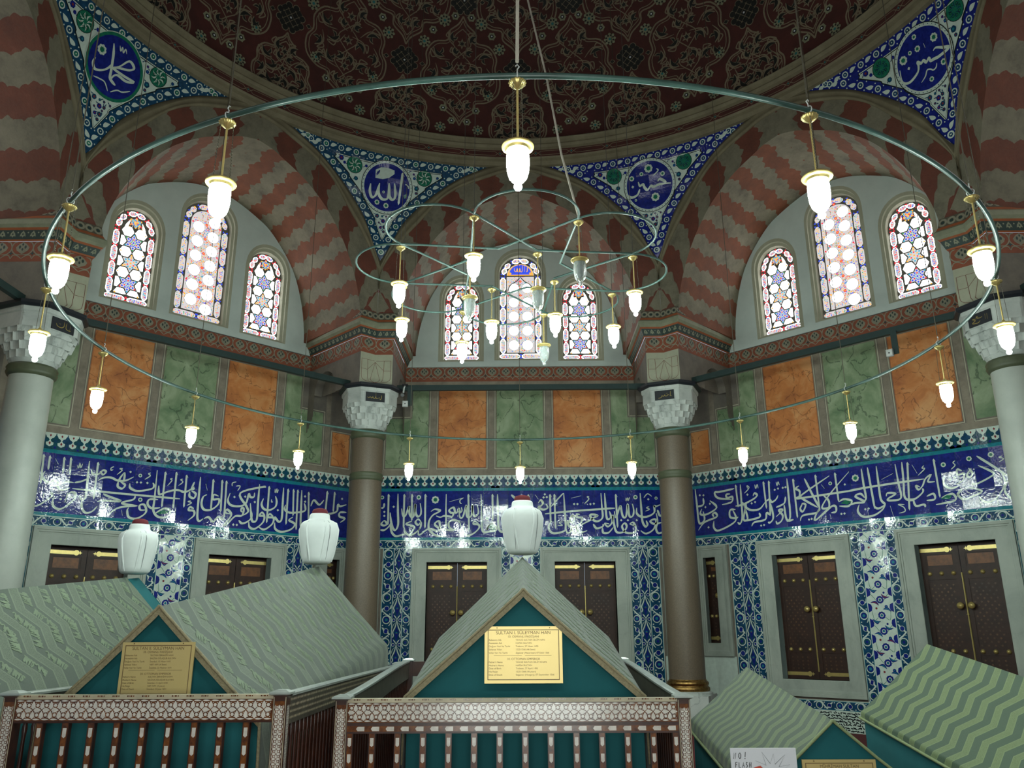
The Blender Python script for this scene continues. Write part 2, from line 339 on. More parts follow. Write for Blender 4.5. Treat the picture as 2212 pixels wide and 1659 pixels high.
FRIEZE = {
 0: """A33:-2577,860 -2567,248
C33:-2394,859 -2385,531 -2370,272 -2414,157 -2467,189 -2511,325 -2534,493
A33:-2269,858 -2262,182
A33:-2118,857 -2108,323
A33:-1856,855 -1848,179
C33:-2311,570 -2295,466 -2261,414 -2223,453 -2169,615 -2161,491 -2124,413 -2072,426 -2049,660 -2039,490 -1994,412 -1943,444 -1932,529 -1955,672
C32:-2108,323 -2217,272 -2066,219 -2077,155 -2158,66 -2231,117 -2247,207
C32:-2526,273 -2490,119 -2416,42 -2313,54 -2211,85
C32:-1926,309 -1986,361 -2036,303 -1983,251 -1932,296 -1942,193 -2043,91 -2158,53 -2224,105
C33:-2655,676 -2665,598 -2710,579
C32:-2642,345 -2697,274 -2644,242 -2587,274 -2642,345
C32:-2712,159 -2628,158 -2540,235 -2492,325
O39:-1985,786
O32:-2699,788
F68:-1659,736
C32:-1742,508 -1665,553 -1560,527 -1611,488 -1701,437 -1764,346 -1781,243 -1760,153 -1667,63 -1550,31 -1421,36
C32:-1636,423 -1557,397 -1480,422 -1376,409 -1324,408 -1305,473 -1357,486 -1384,538 -1300,584 -1266,486 -1221,499 -1202,563 -1169,485 -1137,524 -1151,589
C33:-1449,846 -1449,526 -1444,216 -1488,152 -1553,191 -1575,319 -1646,294 -1652,243 -1572,178 -1616,120 -1669,153 -1799,166 -1938,65 -1975,90 -1955,206
t33:-1387,695 -1107,774
t33:-1107,774 -1172,733 -1178,681 -1145,654
C32:-1179,317 -1310,344 -1387,293 -1379,202 -1293,151 -1217,214
C32:-1293,144 -1410,151 -1462,190
t32:-1199,330 -1166,266 -1165,214
A33:-1016,850 -996,136
C32:-1195,524 -1174,395 -1116,407 -1053,628 -1044,433 -998,394 -947,445 -936,640 -908,432 -856,419 -817,496 -844,639
C33:-767,835 -759,522 -750,212 -711,109 -582,121 -466,146 -511,249 -582,262 -647,147 -627,211 -543,275
G32:-621,198 -582,249 -530,236 -485,146 -569,146
C32:-816,276 -894,315 -906,264 -816,251 -802,186 -905,84 -1033,40 -1099,111 -1107,214 -1088,291
A33:-545,847 -537,313
C33:-447,840 -440,520 -433,261 -401,133 -323,100
O31:-648,370
C33:-178,825 -87,739 -10,647
D32:-2648,507
D32:-2645,429
D33:-2469,604
O29:65,736
A33:154,836 164,607
t33:291,822 348,737
D33:478,830
D33:453,769
D33:515,775
C33:347,658 394,717 439,658 399,606 346,580 437,534 528,566 497,644
A33:579,840 582,268
A33:664,840 676,152
C33:600,592 727,734 841,852
C33:847,852 859,512 871,202 830,113 636,76 547,153 562,256 602,307
C32:871,202 894,87 959,99 986,163 1023,74 1062,86 1084,176 1127,98 1204,98 1282,123
t33:988,752 1185,797
D33:1045,637
D33:1109,637
D33:1360,635
D33:1428,641
t33:1341,776 1302,777 1333,731 1246,640
C32:474,450 917,492 1522,534 1835,552
C32:1149,433 1084,433 1109,381 1180,368 1170,278 1052,201 949,202 912,279 913,331
C32:980,421 1044,382 1016,292 951,292 966,369 1019,433
t32:821,293 744,280 807,228 716,223
C33:1572,847 1582,573 1588,378 1495,302 1405,328 1343,419 1421,431 1492,405 1432,379 1353,328 1208,252 1129,201
C33:1644,847 1653,572 1666,378 1703,339 1750,390 1722,494
C32:1712,249 1622,262 1685,198 1765,274 1784,416 1803,248 1848,94 1977,94 2046,196 2010,260 1956,196 2028,81 2182,80 2219,169 2178,272 2113,247 2214,208
C32:1402,251 1464,167 1581,198 1596,250
C32:1580,173 1590,83 1693,83 1787,184
A33:1859,832 1871,171
C32:1819,493 1846,364 1919,558 1946,584 1977,402 2042,389 2085,635 2107,401 2172,401 2196,504 2176,634
t33:2058,752 2055,694 2090,752 2094,693 2130,765
O37:2241,764
D32:1945,318
D32:2075,318
D32:2245,317
C33:2336,842 2345,503 2354,297 2407,194 2448,232 2426,309
C33:2728,618 2622,580 2596,593 2589,463 2456,386 2326,387 2252,452 2257,556
t32:2498,580 2445,555 2502,528 2422,490
t33:2403,750 2479,828 2561,776
D33:2489,721
O26:2641,742
C32:2627,450 2645,295 2577,244 2503,296 2582,334 2619,295 2559,142 2413,59 2313,117
C32:2789,115 2658,64 2610,141 2642,244 2721,269
C32:2657,514 2690,411 2754,397""",
 -1: """A27:-2091,876 -2074,414
C26:-2006,289 -2011,190
A27:-2004,866 -2001,635
t27:-1926,826 -1873,742
A27:-1803,871 -1792,605
A27:-1710,879 -1694,618
t27:-1712,707 -1746,611
t27:-1605,767 -1583,724 -1572,800 -1552,734 -1532,800
C27:-1440,853 -1425,468 -1421,285 -1469,246 -1508,299
A28:-1310,859 -1300,264
C27:-1395,725 -1365,660 -1279,670 -1222,736 -1175,719 -1213,667 -1264,719
C27:-1609,492 -1508,527 -1419,583
C27:-1276,566 -1196,622 -1087,636 -981,602 -858,617 -741,691
C28:-897,743 -960,616 -892,613 -886,744
C28:-969,592 -969,509 -898,482 -861,545 -934,584
C26:-2039,619 -2065,526 -1985,458 -1899,491 -1812,456 -1713,491 -1619,491
C26:-1954,384 -1857,417 -1777,359 -1660,406
t28:-928,804 -972,792 -935,773 -1004,693
t28:-1065,816 -1106,787 -1102,752 -1070,768
D28:-803,764
O26:-643,724
D28:-681,608
D28:-619,612
D29:-516,618
t29:-483,789 -516,767 -483,741 -564,670
C28:-790,577 -776,508 -679,471 -553,491 -429,536 -405,587 -429,632
C29:-382,845 -371,349 -370,194 -292,94 -148,95 -88,197 -189,235 -301,165 -322,139
A29:-243,845 -238,243
A29:-60,862 -49,237
C27:-1627,399 -1000,400 -366,410 47,417
t29:-114,744 -149,727 -122,706 -185,612
t29:59,753 23,736 64,703 -3,634
C29:-328,596 -316,488 -288,455 -162,517 -31,556 107,547
C26:-2150,88 -2062,97 -1947,196 -1890,258 -1913,311
C26:-1855,261 -1873,171 -1842,97 -1757,72 -1663,137 -1574,247 -1575,326 -1640,341 -1663,282 -1588,268
D26:-1766,221
C27:-1468,235 -1452,124 -1389,51 -1297,82 -1233,168
C27:-1173,370 -1103,342 -895,283 -1038,268 -1170,266 -1242,236
C28:-680,388 -707,326 -875,260 -776,237 -626,234
C28:-626,234 -762,215 -935,163 -1074,35
C28:-480,183 -573,174 -593,243 -525,262 -479,172 -516,97 -624,29 -740,42 -775,143 -759,192
C28:-262,240 -390,216 -467,268 -454,353 -313,367
O30:-595,336
G28:-299,153 -198,210 -118,194 -132,156 -273,131
t28:-866,146 -838,56
C27:-1685,325 -1700,178
C27:-1226,32 -1109,134 -1078,230
A30:117,837 127,275
C30:358,827 363,495 373,155 415,81 478,125
C30:263,729 229,612 282,619
C30:201,557 203,478 280,453 305,529 226,573
C30:44,539 123,541 198,583 272,644
t30:232,403 187,385 249,372 175,318
C30:299,279 230,298 216,245 303,240 312,163 216,70
A31:590,822 598,281
C31:711,533 625,550 620,469 724,480 712,385 598,288 475,282 424,370 439,490 502,537
t30:462,719 501,610
A31:751,828 775,258
A31:830,824 848,158
t31:940,735 941,790 1011,819
t31:1011,743 1090,752 1048,665
C32:1574,780 1520,788 1102,630 1241,411 1279,319 1184,242
C31:916,609 886,484 936,408 1053,392 1167,417 1234,479 1264,634 1298,582 1365,589 1372,666
D31:1001,550
D31:1200,578
D32:1391,502
C32:1455,830 1454,515 1459,212 1405,153 1356,203 1309,473
C31:1326,364 1354,230 1281,142 1182,106 1120,155
C31:1193,297 1147,320 1156,375 1195,352 1169,241 1042,215 913,70 859,52 958,194 965,262 888,322 865,266 952,248
C30:491,126 570,160 660,89 734,174 851,132
D31:1027,70
D31:1092,72
A32:1647,824 1654,146
C32:1554,581 1525,481 1570,402 1678,384 1795,452 1818,553 1786,648
t32:1767,781 1773,711 1805,785 1811,715 1837,775
t32:1714,584 1718,535 1741,545
C32:1611,281 1546,330 1506,271 1597,266 1577,153 1439,33 1334,51 1310,144
C32:1772,281 1699,317 1674,259 1782,254 1761,141 1618,33 1510,66
C33:1936,822 1941,537 1944,255 1895,195 1829,245 1802,284
D32:1854,401
A33:2031,818 2039,151
A33:2143,824 2168,317
A33:2232,827 2252,69
C33:2314,821 2326,461 2340,176 2397,66 2462,72
C32:2001,514 1993,429 2083,380 2242,395 2401,439 2411,512 2381,582
D33:2391,710
D33:2399,612
C32:2169,303 2095,240 2219,180 2140,75 1957,18 1829,64 1812,173
A33:2463,809 2497,246
A34:2863,868 2850,452
A34:3027,872 3020,468
C34:3305,645 3167,601 3113,626 3104,506 3004,452 2852,423 2715,440
D34:3201,748
C34:3315,496 3175,483 3162,407 3287,374 3187,291
C33:2525,538 2582,660 2705,585 2799,683""",
 1: """C33:-3287,904 -3268,574 -3258,314 -3220,233 -3124,301 -3141,457
C32:-3284,563 -3130,585 -3119,714
D32:-3190,775
D32:-3109,765
D32:-3083,534
D32:-2980,587
D32:-3047,146
C32:-3166,511 -3205,412 -3056,397 -2839,503 -2975,646
C31:-2434,813 -2550,802 -2755,788 -2859,787 -2794,677 -2510,619
C32:-3275,110 -3128,250 -2855,326 -2877,404 -2938,385 -2913,332
C31:-2442,423 -2556,422 -2568,298 -2458,262 -2399,281
C31:-2920,256 -2930,130 -2819,70 -2462,213 -2500,416
C31:-2529,723 -2616,720 -2593,654 -2491,667 -2514,569 -2719,541
A31:-2399,885 -2383,454
C31:-2301,872 -2307,571 -2316,273 -2369,154 -2423,184
C31:-2296,545 -2244,439 -2293,221 -2209,238 -2267,492
t31:-2156,779 -2165,830 -2126,800 -2158,754 -2233,700
D31:-2172,668
C31:-2437,485 -2295,495 -2066,569 -1977,633 -2028,676 -2060,630
C31:-2207,535 -2217,436 -2112,376 -1948,383 -1829,493
D31:-2100,498
D30:-2030,515
t31:-2006,835 -1992,758 -1958,829 -1943,757
t30:-1581,830 -1567,760 -1542,825 -1522,762
A31:-1830,875 -1815,369
A30:-1723,873 -1749,241
C30:-1829,493 -1745,532 -1697,478 -1614,517 -1567,585
C30:-1629,374 -1467,429 -1428,544
D30:-1622,689
D30:-1555,705
D30:-1463,706
D30:-1410,711
C31:-2296,197 -2129,206 -1963,238 -1969,312
C30:-2141,84 -2080,152 -1861,180 -1822,297 -1749,241
C30:-1726,457 -1699,212 -1761,122 -1813,127
C30:-1368,863 -1367,513 -1378,181 -1450,105
A30:-1253,848 -1243,144
C30:-1647,207 -1505,313 -1582,321 -1515,218 -1551,126 -1633,86 -1654,136
C30:-1469,405 -1447,140 -1320,128
C29:-1155,703 -1223,664 -1153,608 -1176,515 -1254,500
C29:-1242,487 -1029,486 -75,512
C29:-1041,820 -935,546 -830,289
A29:-836,864 -826,219
C29:-587,807 -1096,553 -1129,486 -854,291
C29:-1139,393 -1068,361 -1130,250 -1175,302 -1113,401
C29:-1198,93 -1138,181 -889,202 -833,266 -921,136 -903,88 -590,286
A29:-486,852 -477,343
C28:-241,830 -613,496 -782,284 -664,271 -650,385 -734,487
C28:-477,343 -391,379 -257,341 -313,257 -474,274
G28:-445,316 -369,365 -258,330 -333,281
C29:-903,88 -640,269 -544,281 -543,190 -628,176
D28:-455,140
D28:-402,141
D29:-1036,101
D29:-986,108
D30:-1952,80
D30:-1892,86
D28:-337,624
O28:-587,674
F56:-146,709
t29:-748,676 -697,599
t28:-654,156 -640,74
C28:-27,850 -22,588 -11,361 -64,300 -123,284
C28:76,858 93,506 109,170
C28:222,860 222,579 226,312 279,218 163,165 103,215
F52:-149,706
t27:279,628 474,702
C28:-312,510 145,533 937,552
C27:527,850 538,539 547,297 394,271 333,300 472,371 347,397 318,346
C27:636,867 623,572 609,290 747,231
A27:720,855 653,81
C28:-343,263 -201,293 -42,298 -187,404 -92,438 -33,364
C28:-137,263 -173,155 -95,59 83,63 225,136 290,217
D27:-46,176
D27:10,181
t27:786,801 848,651
t27:967,764 931,726 970,710 853,617
C26:858,433 800,462 832,393 902,449 957,550 1046,602 991,502 1090,489
C27:606,269 750,253 887,344 896,407
A26:1122,850 1132,230
O33:1252,734
t26:1429,772 1396,745 1419,700 1352,646
C26:1501,604 1438,634 1435,550 1523,559 1498,458 1394,408
C26:1243,576 1221,430 1309,356 1429,383
D26:1319,491
D26:1391,514
C26:730,255 756,145 880,153 894,109
C26:938,274 1043,304 1051,218 929,211
C26:1058,133 1338,165 1315,272 1152,228
G26:1129,210 1235,260 1312,251 1265,194
C26:1341,185 1458,317 1392,263 1455,172 1592,198 1733,263 1539,348
C26:1601,632 1645,542 1598,486 1567,532 1639,626
F37:1629,774
F40:1937,790
C26:1741,799 1937,615 2109,439
C25:1738,654 1922,525 1895,467 1657,375 1629,441
C25:2044,488 2054,325 1895,122 1745,99 1684,187
C25:2099,379 2039,226 2107,98
t27:584,185 491,195 568,144 580,78 482,56
t27:361,187 391,11
t25:2086,747 2038,734 2097,704 2027,663""",
}
ROUNDEL = {
 'm': """C33:-140,300 -79,131 -32,-70 -9,-171 53,-205 111,-220
C33:-327,-47 -333,-136 -272,-196 -164,-148 -87,-61 -49,35
C33:3,10 79,76 183,221 286,175 230,103 65,35 -9,-18 156,-24 362,-15 241,-74 79,-72 16,-155 40,-213
t33:-40,331 -2,269 8,334 45,271 63,340 103,287
F70:-276,108
t33:-258,-300 -156,-278 -61,-276 26,-366
t33:69,-354 160,-270 247,-247 358,-166""",
 'a': """C40:-319,15 -319,-129 -269,-227 -205,-186 -173,-72 -148,49
C40:-149,57 -152,-126 -71,-226 32,-194 44,-33 31,90
C40:34,83 64,-145 132,-206 176,-127 136,101
A40:271,328 255,-290
O21:-56,-94
F45:-163,-302
F48:16,-337
t40:348,120 406,85 418,43
G40:334,-102 382,-51 403,-106 356,-157
P40:-251,282 -151,346 -31,362 110,337 117,271 20,181 -97,138 -241,132""",
 'h': """C38:-208,96 -187,18 -124,35 -102,-27 -48,-82 21,-23 78,-49 202,-25 411,-51
C38:-449,-124 -363,-168 -253,-137 -194,-39
D38:-324,22
F45:-327,176
F36:-130,225
F75:17,304
F75:84,-238
F42:271,154
t38:165,271 198,235 155,194 88,152
O20:-295,-231
C38:164,34 214,67 325,-17""",
 's': """C33:179,6 232,20 331,-45 415,-105 235,-117 147,-102 88,-91 78,-42 19,-68 -9,-21 -62,-33 -106,14 -110,-42 -165,-123 -331,-174 -429,-106 -403,71
t33:161,-175 125,-223 71,-230 40,-196 -14,-176 -74,-238 -163,-284
D33:-263,14
O28:-160,199
F57:264,166
F43:261,-224
F61:-296,165
F43:-30,182
F36:-13,363
F36:3,-331
t33:86,190 85,119""",
}
# ------------------------------------------------------------------ materials in use
PLASTER = plain('painted_plaster', (.20, .175, .14), .8, col2=(.13, .115, .10), scale=4, bump=.2)
WHITEWALL = plain('lunette_plaster', (.56, .63, .59), .85, col2=(.50, .57, .535), scale=3)
CREAM = plain('cream_plaster', (.40, .40, .30), .8, col2=(.34, .34, .25), scale=4)
MARBLE = veined('frame_marble', (.36, .40, .35), (.25, .29, .25), (.42, .46, .40), 1.2, .06, (1, 1, .6))
WMARBLE = veined('white_marble', (.50, .53, .50), (.36, .39, .37), (.58, .61, .57), 1.5, .3)
ORANGE = veined('orange_painted_marble', (.60, .215, .055), (.34, .10, .028), (.72, .36, .14), 2.6, .55)
GREENM = veined('green_painted_marble', (.22, .30, .165), (.075, .155, .07), (.37, .44, .28), 1.9, .6, (1, 1, .8))
WOODBAND = plain('grey_painted_wood', (.29, .25, .19), .75, col2=(.18, .15, .115), scale=5)
LINE = plain('panel_line', (.50, .46, .34), .7)
OCHRED = plain('red_ochre', (.27, .075, .035), .75, col2=(.19, .055, .03), scale=5)
ORNGREY = plain('ornament_grey', (.27, .255, .185), .75)
DKGREEN = plain('dark_green_paint', (.022, .045, .04), .6)
COVE = plain('cove_green_cream', (.27, .28, .19), .75)
ORANGELINE = plain('orange_line', (.38, .11, .04), .7)
BEAM = plain('green_painted_beam', (.012, .034, .032), .5, bump=.1)
BEIGE = plain('beige_moulding', (.23, .20, .125), .75, col2=(.15, .125, .075), scale=3, bump=.15)
MAROON = plain('maroon_stucco', (.090, .021, .016), .75, col2=(.055, .015, .012), scale=2.5, bump=.3)
STUCCO = plain('stucco_line', (.27, .215, .14), .7)
BLACKST = plain('black_stucco', (.012, .013, .011), .6)
GOLDROS = plain('rosette_paint', (.30, .30, .19), .6)
CRYSTAL = plain('rock_crystal', (.9, .92, .95), .05, spec=1)
TEALDOT = plain('teal_paint', (.03, .20, .20), .5)

T_COB = glazed('tile_cobalt', (.012, .022, .20), .3)
T_COB2 = glazed('tile_dark_blue', (.012, .058, .125), .35)
T_WHITE = glazed('tile_white', (.58, .68, .61), .08)
T_TURQ = glazed('tile_turquoise', (.015, .20, .26), .2)
T_TEAL = glazed('tile_teal', (.012, .07, .10), .35)
T_GREEN = glazed('tile_green', (.015, .17, .10), .25)
T_RED = glazed('tile_red', (.20, .03, .04), .2)
T_INK = glazed('tile_ink', (.60, .70, .60), .06)
T_BLACK = glazed('tile_black', (.012, .018, .02), .2)
TILES = [T_COB, T_COB2, T_WHITE, T_TURQ, T_TEAL, T_GREEN, T_RED, T_INK, T_BLACK]
COB, COB2, WHI, TUR, TEA, GRN, RED, INK, BLK = range(9)

SOFFIT = striped('striped_vault', (.225, .062, .022), (.205, .185, .125), .56, .085, 4.5)
SOFFIT_BIG = striped('striped_vault_wide', (.145, .034, .014), (.165, .152, .105), .86, .07, 4.5, .3)
FACE = striped('striped_arch_face', (.165, .040, .022), (.195, .180, .125), .84, .12, 4.2, .25)

PORPH = plain('red_brown_granite', (.165, .125, .085), .45, col2=(.10, .078, .055), scale=60, bump=.05)
COLWHITE = plain('white_column_marble', (.44, .47, .42), .4, col2=(.36, .39, .35), scale=2)
COLLAR = plain('green_stone_collar', (.085, .10, .055), .5)
BRONZE = plain('gilded_bronze', (.45, .27, .09), .35, 1, col2=(.16, .09, .03), scale=20)
BRASS = plain('brass', (.62, .47, .17), .30, .6, col2=(.50, .40, .15), scale=20)
IRON = plain('green_painted_iron', (.045, .10, .085), .4, col2=(.025, .06, .05), scale=8, spec=.6)
CHAIN = plain('dull_chain', (.12, .11, .08), .5, .6)
CORD = plain('beige_cord', (.55, .50, .42), .7)
WIRE = plain('thin_wire', (.05, .045, .035), .6)
LAMPGLOW = emit('lit_glass', (.84, 1.0, .91), 95.0)
BLACKPL = plain('black_plaque', (.012, .016, .022), .45)
GOLDINK = plain('gold_ink', (.42, .32, .10), .4, .6)
REDLINE = plain('red_brown_line', (.16, .045, .03), .7)
WOODDK = plain('walnut', (.040, .015, .009), .5, col2=(.022, .009, .006), scale=9, bump=.1, spec=.35)
WOODIN = plain('inlay_panel', (.20, .068, .014), .5, col2=(.085, .03, .01), scale=12)
MOTIFW = plain('inlay_wood', (.12, .048, .015), .45, col2=(.02, .009, .005), scale=5)
TEALCLOTH = cloth('teal_cloth', (.006, .115, .13))
WHITECLOTH = cloth('white_cloth', (.72, .76, .75))
FEZ = cloth('dark_red_cloth', (.12, .012, .018))
SEAM = plain('grey_seam_thread', (.32, .34, .34), .9)  # turban seams, an even grey darker than the wound cloth
TRIM = plain('gold_braid', (.36, .31, .18), .6, col2=(.23, .19, .11), scale=60, bump=.4, bscale=120)
NACRE = plain('mother_of_pearl', (.82, .77, .70), .15, col2=(.60, .55, .50), scale=24, spec=.8)
TORTOISE = plain('tortoiseshell', (.24, .075, .015), .2, col2=(.05, .012, .008), scale=22, spec=.8)
RAILWOOD = plain('dark_red_wood', (.075, .022, .012), .3, col2=(.035, .011, .008), scale=10, spec=.6)
BONE = plain('bone_strip', (.60, .52, .36), .4)
CAPSTONE = plain('silvery_cap', (.48, .53, .50), .3, .4)
DULLRAIL = plain('greyed_rail', (.10, .095, .07), .45, col2=(.06, .05, .04), scale=10)
PLAQUEM = plain('brass_plaque', (.80, .62, .27), .42, .55, col2=(.76, .58, .24), scale=2)
PLINE = plain('plaque_engraving', (.22, .13, .05), .5)
PAPER = plain('white_card', (.74, .76, .80), .5, col2=(.70, .72, .77))
INKBLACK = plain('black_ink', (.02, .02, .025), .5)
REDINK = plain('red_orange_ink', (.72, .10, .06), .5)
CARPET = plain('red_carpet', (.13, .012, .014), .95, col2=(.09, .009, .011), scale=9, bump=.3, bscale=200)
CCTVW = plain('white_plastic', (.62, .64, .62), .4)
CCTVB = plain('black_plastic', (.02, .02, .022), .3)
GLASS_LEAD = plain('window_gypsum', (.16, .15, .13), .7)

def m_glass():
    m, nt, b = new_mat('clear_lamp_glass')
    b.inputs['Base Color'].default_value = (.9, 1, .97, 1); b.inputs['Roughness'].default_value = .06
    b.inputs['Transmission Weight'].default_value = .8; b.inputs['IOR'].default_value = 1.2
    b.inputs['Emission Color'].default_value = (.85, 1, .95, 1); b.inputs['Emission Strength'].default_value = .0
    return m
JARGLASS = m_glass()
BULB = plain('unlit_white_bulb', (.85, .9, .88), .3)

DAY = 4.0
W_WHITE = emit('daylit_clear_glass', (.95, 1.0, 1.0), DAY)
W_PALE = emit('daylit_pale_glass', (.60, .56, .56), .58)
W_RED = emit('daylit_red_glass', (.75, .03, .05), .62)
W_BLUE = emit('daylit_blue_glass', (.04, .08, .70), .62)
W_CYAN = emit('daylit_cyan_glass', (.05, .38, .55), .62)
W_YEL = emit('daylit_yellow_glass', (.80, .38, .05), .70)
W_GRN = emit('daylit_green_glass', (.04, .32, .12), .6)
WINM = [GLASS_LEAD, W_WHITE, W_PALE, W_RED, W_BLUE, W_CYAN, W_YEL, W_GRN]
# ------------------------------------------------------------------ the octagonal hall, metres; origin on the floor below the dome
A = 8.1                  # wall distance from the centre
AI = 6.375               # plane of the arches, carried by the columns
HW = A * tan(pi / 8)     # half a wall
VX = AI * tan(pi / 8)
TH = pi / 4

def wmap(u, v, h): return (u, A - h, v)

DOORS = ((-1.80, -.645, .78, 2.84), (.645, 1.80, .78, 2.84))
FRAMES = ((-2.075, -.375, .515, 3.10), (.375, 2.075, .515, 3.10))
SIDEW = ((-3.27, -2.957, 1.35, 2.885), (2.957, 3.27, 1.35, 2.885))
PROF_F = [(0, 9.77), (.28, 9.71), (.5, 9.61), (.956, 9.38), (1.40, 9.02), (1.69, 8.66), (1.91, 8.30), (2.09, 7.89), (2.22, 7.45), (2.27, 7.08)]
PROF_B = [(0, 9.54), (.25, 9.52), (.5, 9.46), (.89, 9.30), (1.24, 9.09), (1.63, 8.66), (1.87, 8.24), (2.045, 7.68), (2.12, 7.2), (2.13, 7.0)]
MOLD_I = [(0, 10.25), (.3, 10.20), (.57, 10.105), (1.113, 9.895), (1.52, 9.61), (1.888, 9.16), (2.164, 8.83), (2.463, 8.40), (2.62, 8.05), (2.64, 7.75)]
MOLD_O = [(0, 10.43), (.3, 10.40), (.55, 10.335), (1.118, 10.086), (1.524, 9.81), (1.88, 9.50), (2.233, 9.09), (2.512, 8.52), (2.635, 8.32)]
def prof(P, n):
    p = resample(crom(P, 8), n); return [(-x, z) for x, z in p[:0:-1]] + p

def arch_outline(c, hw, z0, zs, za, n=18):
    p = [(c - hw, z0), (c - hw, zs)]
    for i in range(1, n): 
        a = pi * i / n
        p.append((c - hw * cos(a), zs + (za - zs) * sin(a) ** .92))
    return p + [(c + hw, zs), (c + hw, z0)]

WINDOWS = ((-1.2, .36, 6.945, 8.24, 8.665), (.033, .445, 6.965, 8.83, 9.27), (1.268, .36, 6.945, 8.235, 8.66))

def holed(mb, outer, holes, mp, mi=0):
    loops = [[Vector((x, y, 0)) for x, y in outer]] + [[Vector((x, y, 0)) for x, y in h] for h in holes]
    tri = geometry.tessellate_polygon(loops); flat = [p for l in loops for p in l]
    for t in tri:
        P = [(flat[i].x, flat[i].y) for i in t]
        if (P[1][0] - P[0][0]) * (P[2][1] - P[0][1]) - (P[2][0] - P[0][0]) * (P[1][1] - P[0][1]) < 0: P = P[::-1]
        mb.poly([mp(x, y, 0) for x, y in P], mi, P)

def rectl(a): return [(a[0], a[2]), (a[1], a[2]), (a[1], a[3]), (a[0], a[3])]

# --- ornament motifs ------------------------------------------------------
def scroll_band(D, a, b, w, pitch=.20, base=COB2, vertical=False):
    """band of rosettes in white scrolls from a to b along one axis, centred on the other"""
    (x0, y0), (x1, y1) = a, b; L = hypot(x1 - x0, y1 - y0); ex, ey = (x1 - x0) / L, (y1 - y0) / L; nx, ny = -ey, ex
    P = lambda u, v: (x0 + ex * u + nx * v, y0 + ey * u + ny * v)
    h = w / 2
    D.poly([P(0, -h), P(L, -h), P(L, h), P(0, h)], base, 1)
    for s in (-1, 1):
        D.poly([P(0, s * h - .006), P(L, s * h - .006), P(L, s * h + .006), P(0, s * h + .006)], WHI, 3)
        D.poly([P(0, s * (h - .011) - .003), P(L, s * (h - .011) - .003), P(L, s * (h - .011) + .003), P(0, s * (h - .011) + .003)], TUR, 3)
    n = max(1, round(L / pitch)); p = L / n; r = min(p * .30, h * .62)
    for i in range(n):
        u = (i + .5) * p; big = i % 2 == 0; k = 1 if i % 4 < 2 else -1
        rr = r if big else r * .74
        if big:
            D.ring(P(u, 0), rr * 1.02, rr * 1.28, WHI, 2, 14)
            D.disc(P(u, 0), rr * .86, COB if i % 4 else TEA, 2, 10); D.flower(P(u, 0), rr * .5, 6, TUR if i % 4 else COB, 3, .3, 3)
            D.stroke([P(u - p * .5, k * h * .55), P(u - p * .2, k * h * .86), P(u + p * .2, k * h * .80), P(u + p * .5, -k * h * .1), P(u + p * .8, -k * h * .75)], .022, WHI, 2, 3)
        else:
            D.flower(P(u, 0), rr, 5, T_IDX['bud'], 2, .25, 3); D.ring(P(u, 0), rr * .95, rr * 1.12, WHI, 3, 10)
            D.leaf(P(u - p * .35, -k * h * .8), P(u + p * .1, -k * h * .35), h * .16, WHI, 2, .2, 4)
            D.leaf(P(u + p * .35, k * h * .8), P(u - p * .1, k * h * .4), h * .16, WHI, 2, .2, 4)
        D.disc(P(u + p * .5, k * h * .62), h * .13, WHI, 2, 6); D.disc(P(u + p * .5, -k * h * .5), h * .10, WHI, 2, 6)
T_IDX = {'bud': COB}

def arabesque_strip(D, x0, x1, z0, z1, pitch=.46):
    D.rect(x0, z0, x1, z1, COB2, 1); c = (x0 + x1) / 2; h = (x1 - x0) / 2
    n = max(1, round((z1 - z0) / pitch)); p = (z1 - z0) / n
    for i in range(n):
        z = z0 + i * p
        for s in (-1, 1):
            D.stroke([(c, z), (c + s * h * .35, z + p * .12), (c + s * h * .9, z + p * .22), (c + s * h * .62, z + p * .36), (c + s * h * .78, z + p * .5), (c + s * h * .3, z + p * .72), (c, z + p)], .020, WHI, 2, 4)
            D.leaf((c + s * h * .95, z + p * .35), (c + s * h * .25, z + p * .04), h * .16, COB, 2, .15 * s, 4)
            D.disc((c + s * h * .66, z + p * .98), h * .24, COB, 2, 8); D.ring((c + s * h * .66, z + p * .98), h * .24, h * .34, WHI, 2, 10)
            D.leaf((c + s * h * .9, z + p * .60), (c + s * h * .15, z + p * .9), h * .18, TEA, 2, -.15 * s, 4)
            D.leaf((c + s * h * .9, z + p * .60), (c + s * h * .15, z + p * .9), h * .06, WHI, 3, -.15 * s, 4)
        D.poly([(c, z + p * .12), (c + h * .42, z + p * .42), (c + h * .2, z + p * .60), (c, z + p * .76), (c - h * .2, z + p * .60), (c - h * .42, z + p * .42)], COB, 2)
        D.flower((c, z + p * .46), h * .24, 6, TUR, 3, .3, 3); D.disc((c, z + p * .44), h * .11, RED, 4, 6)

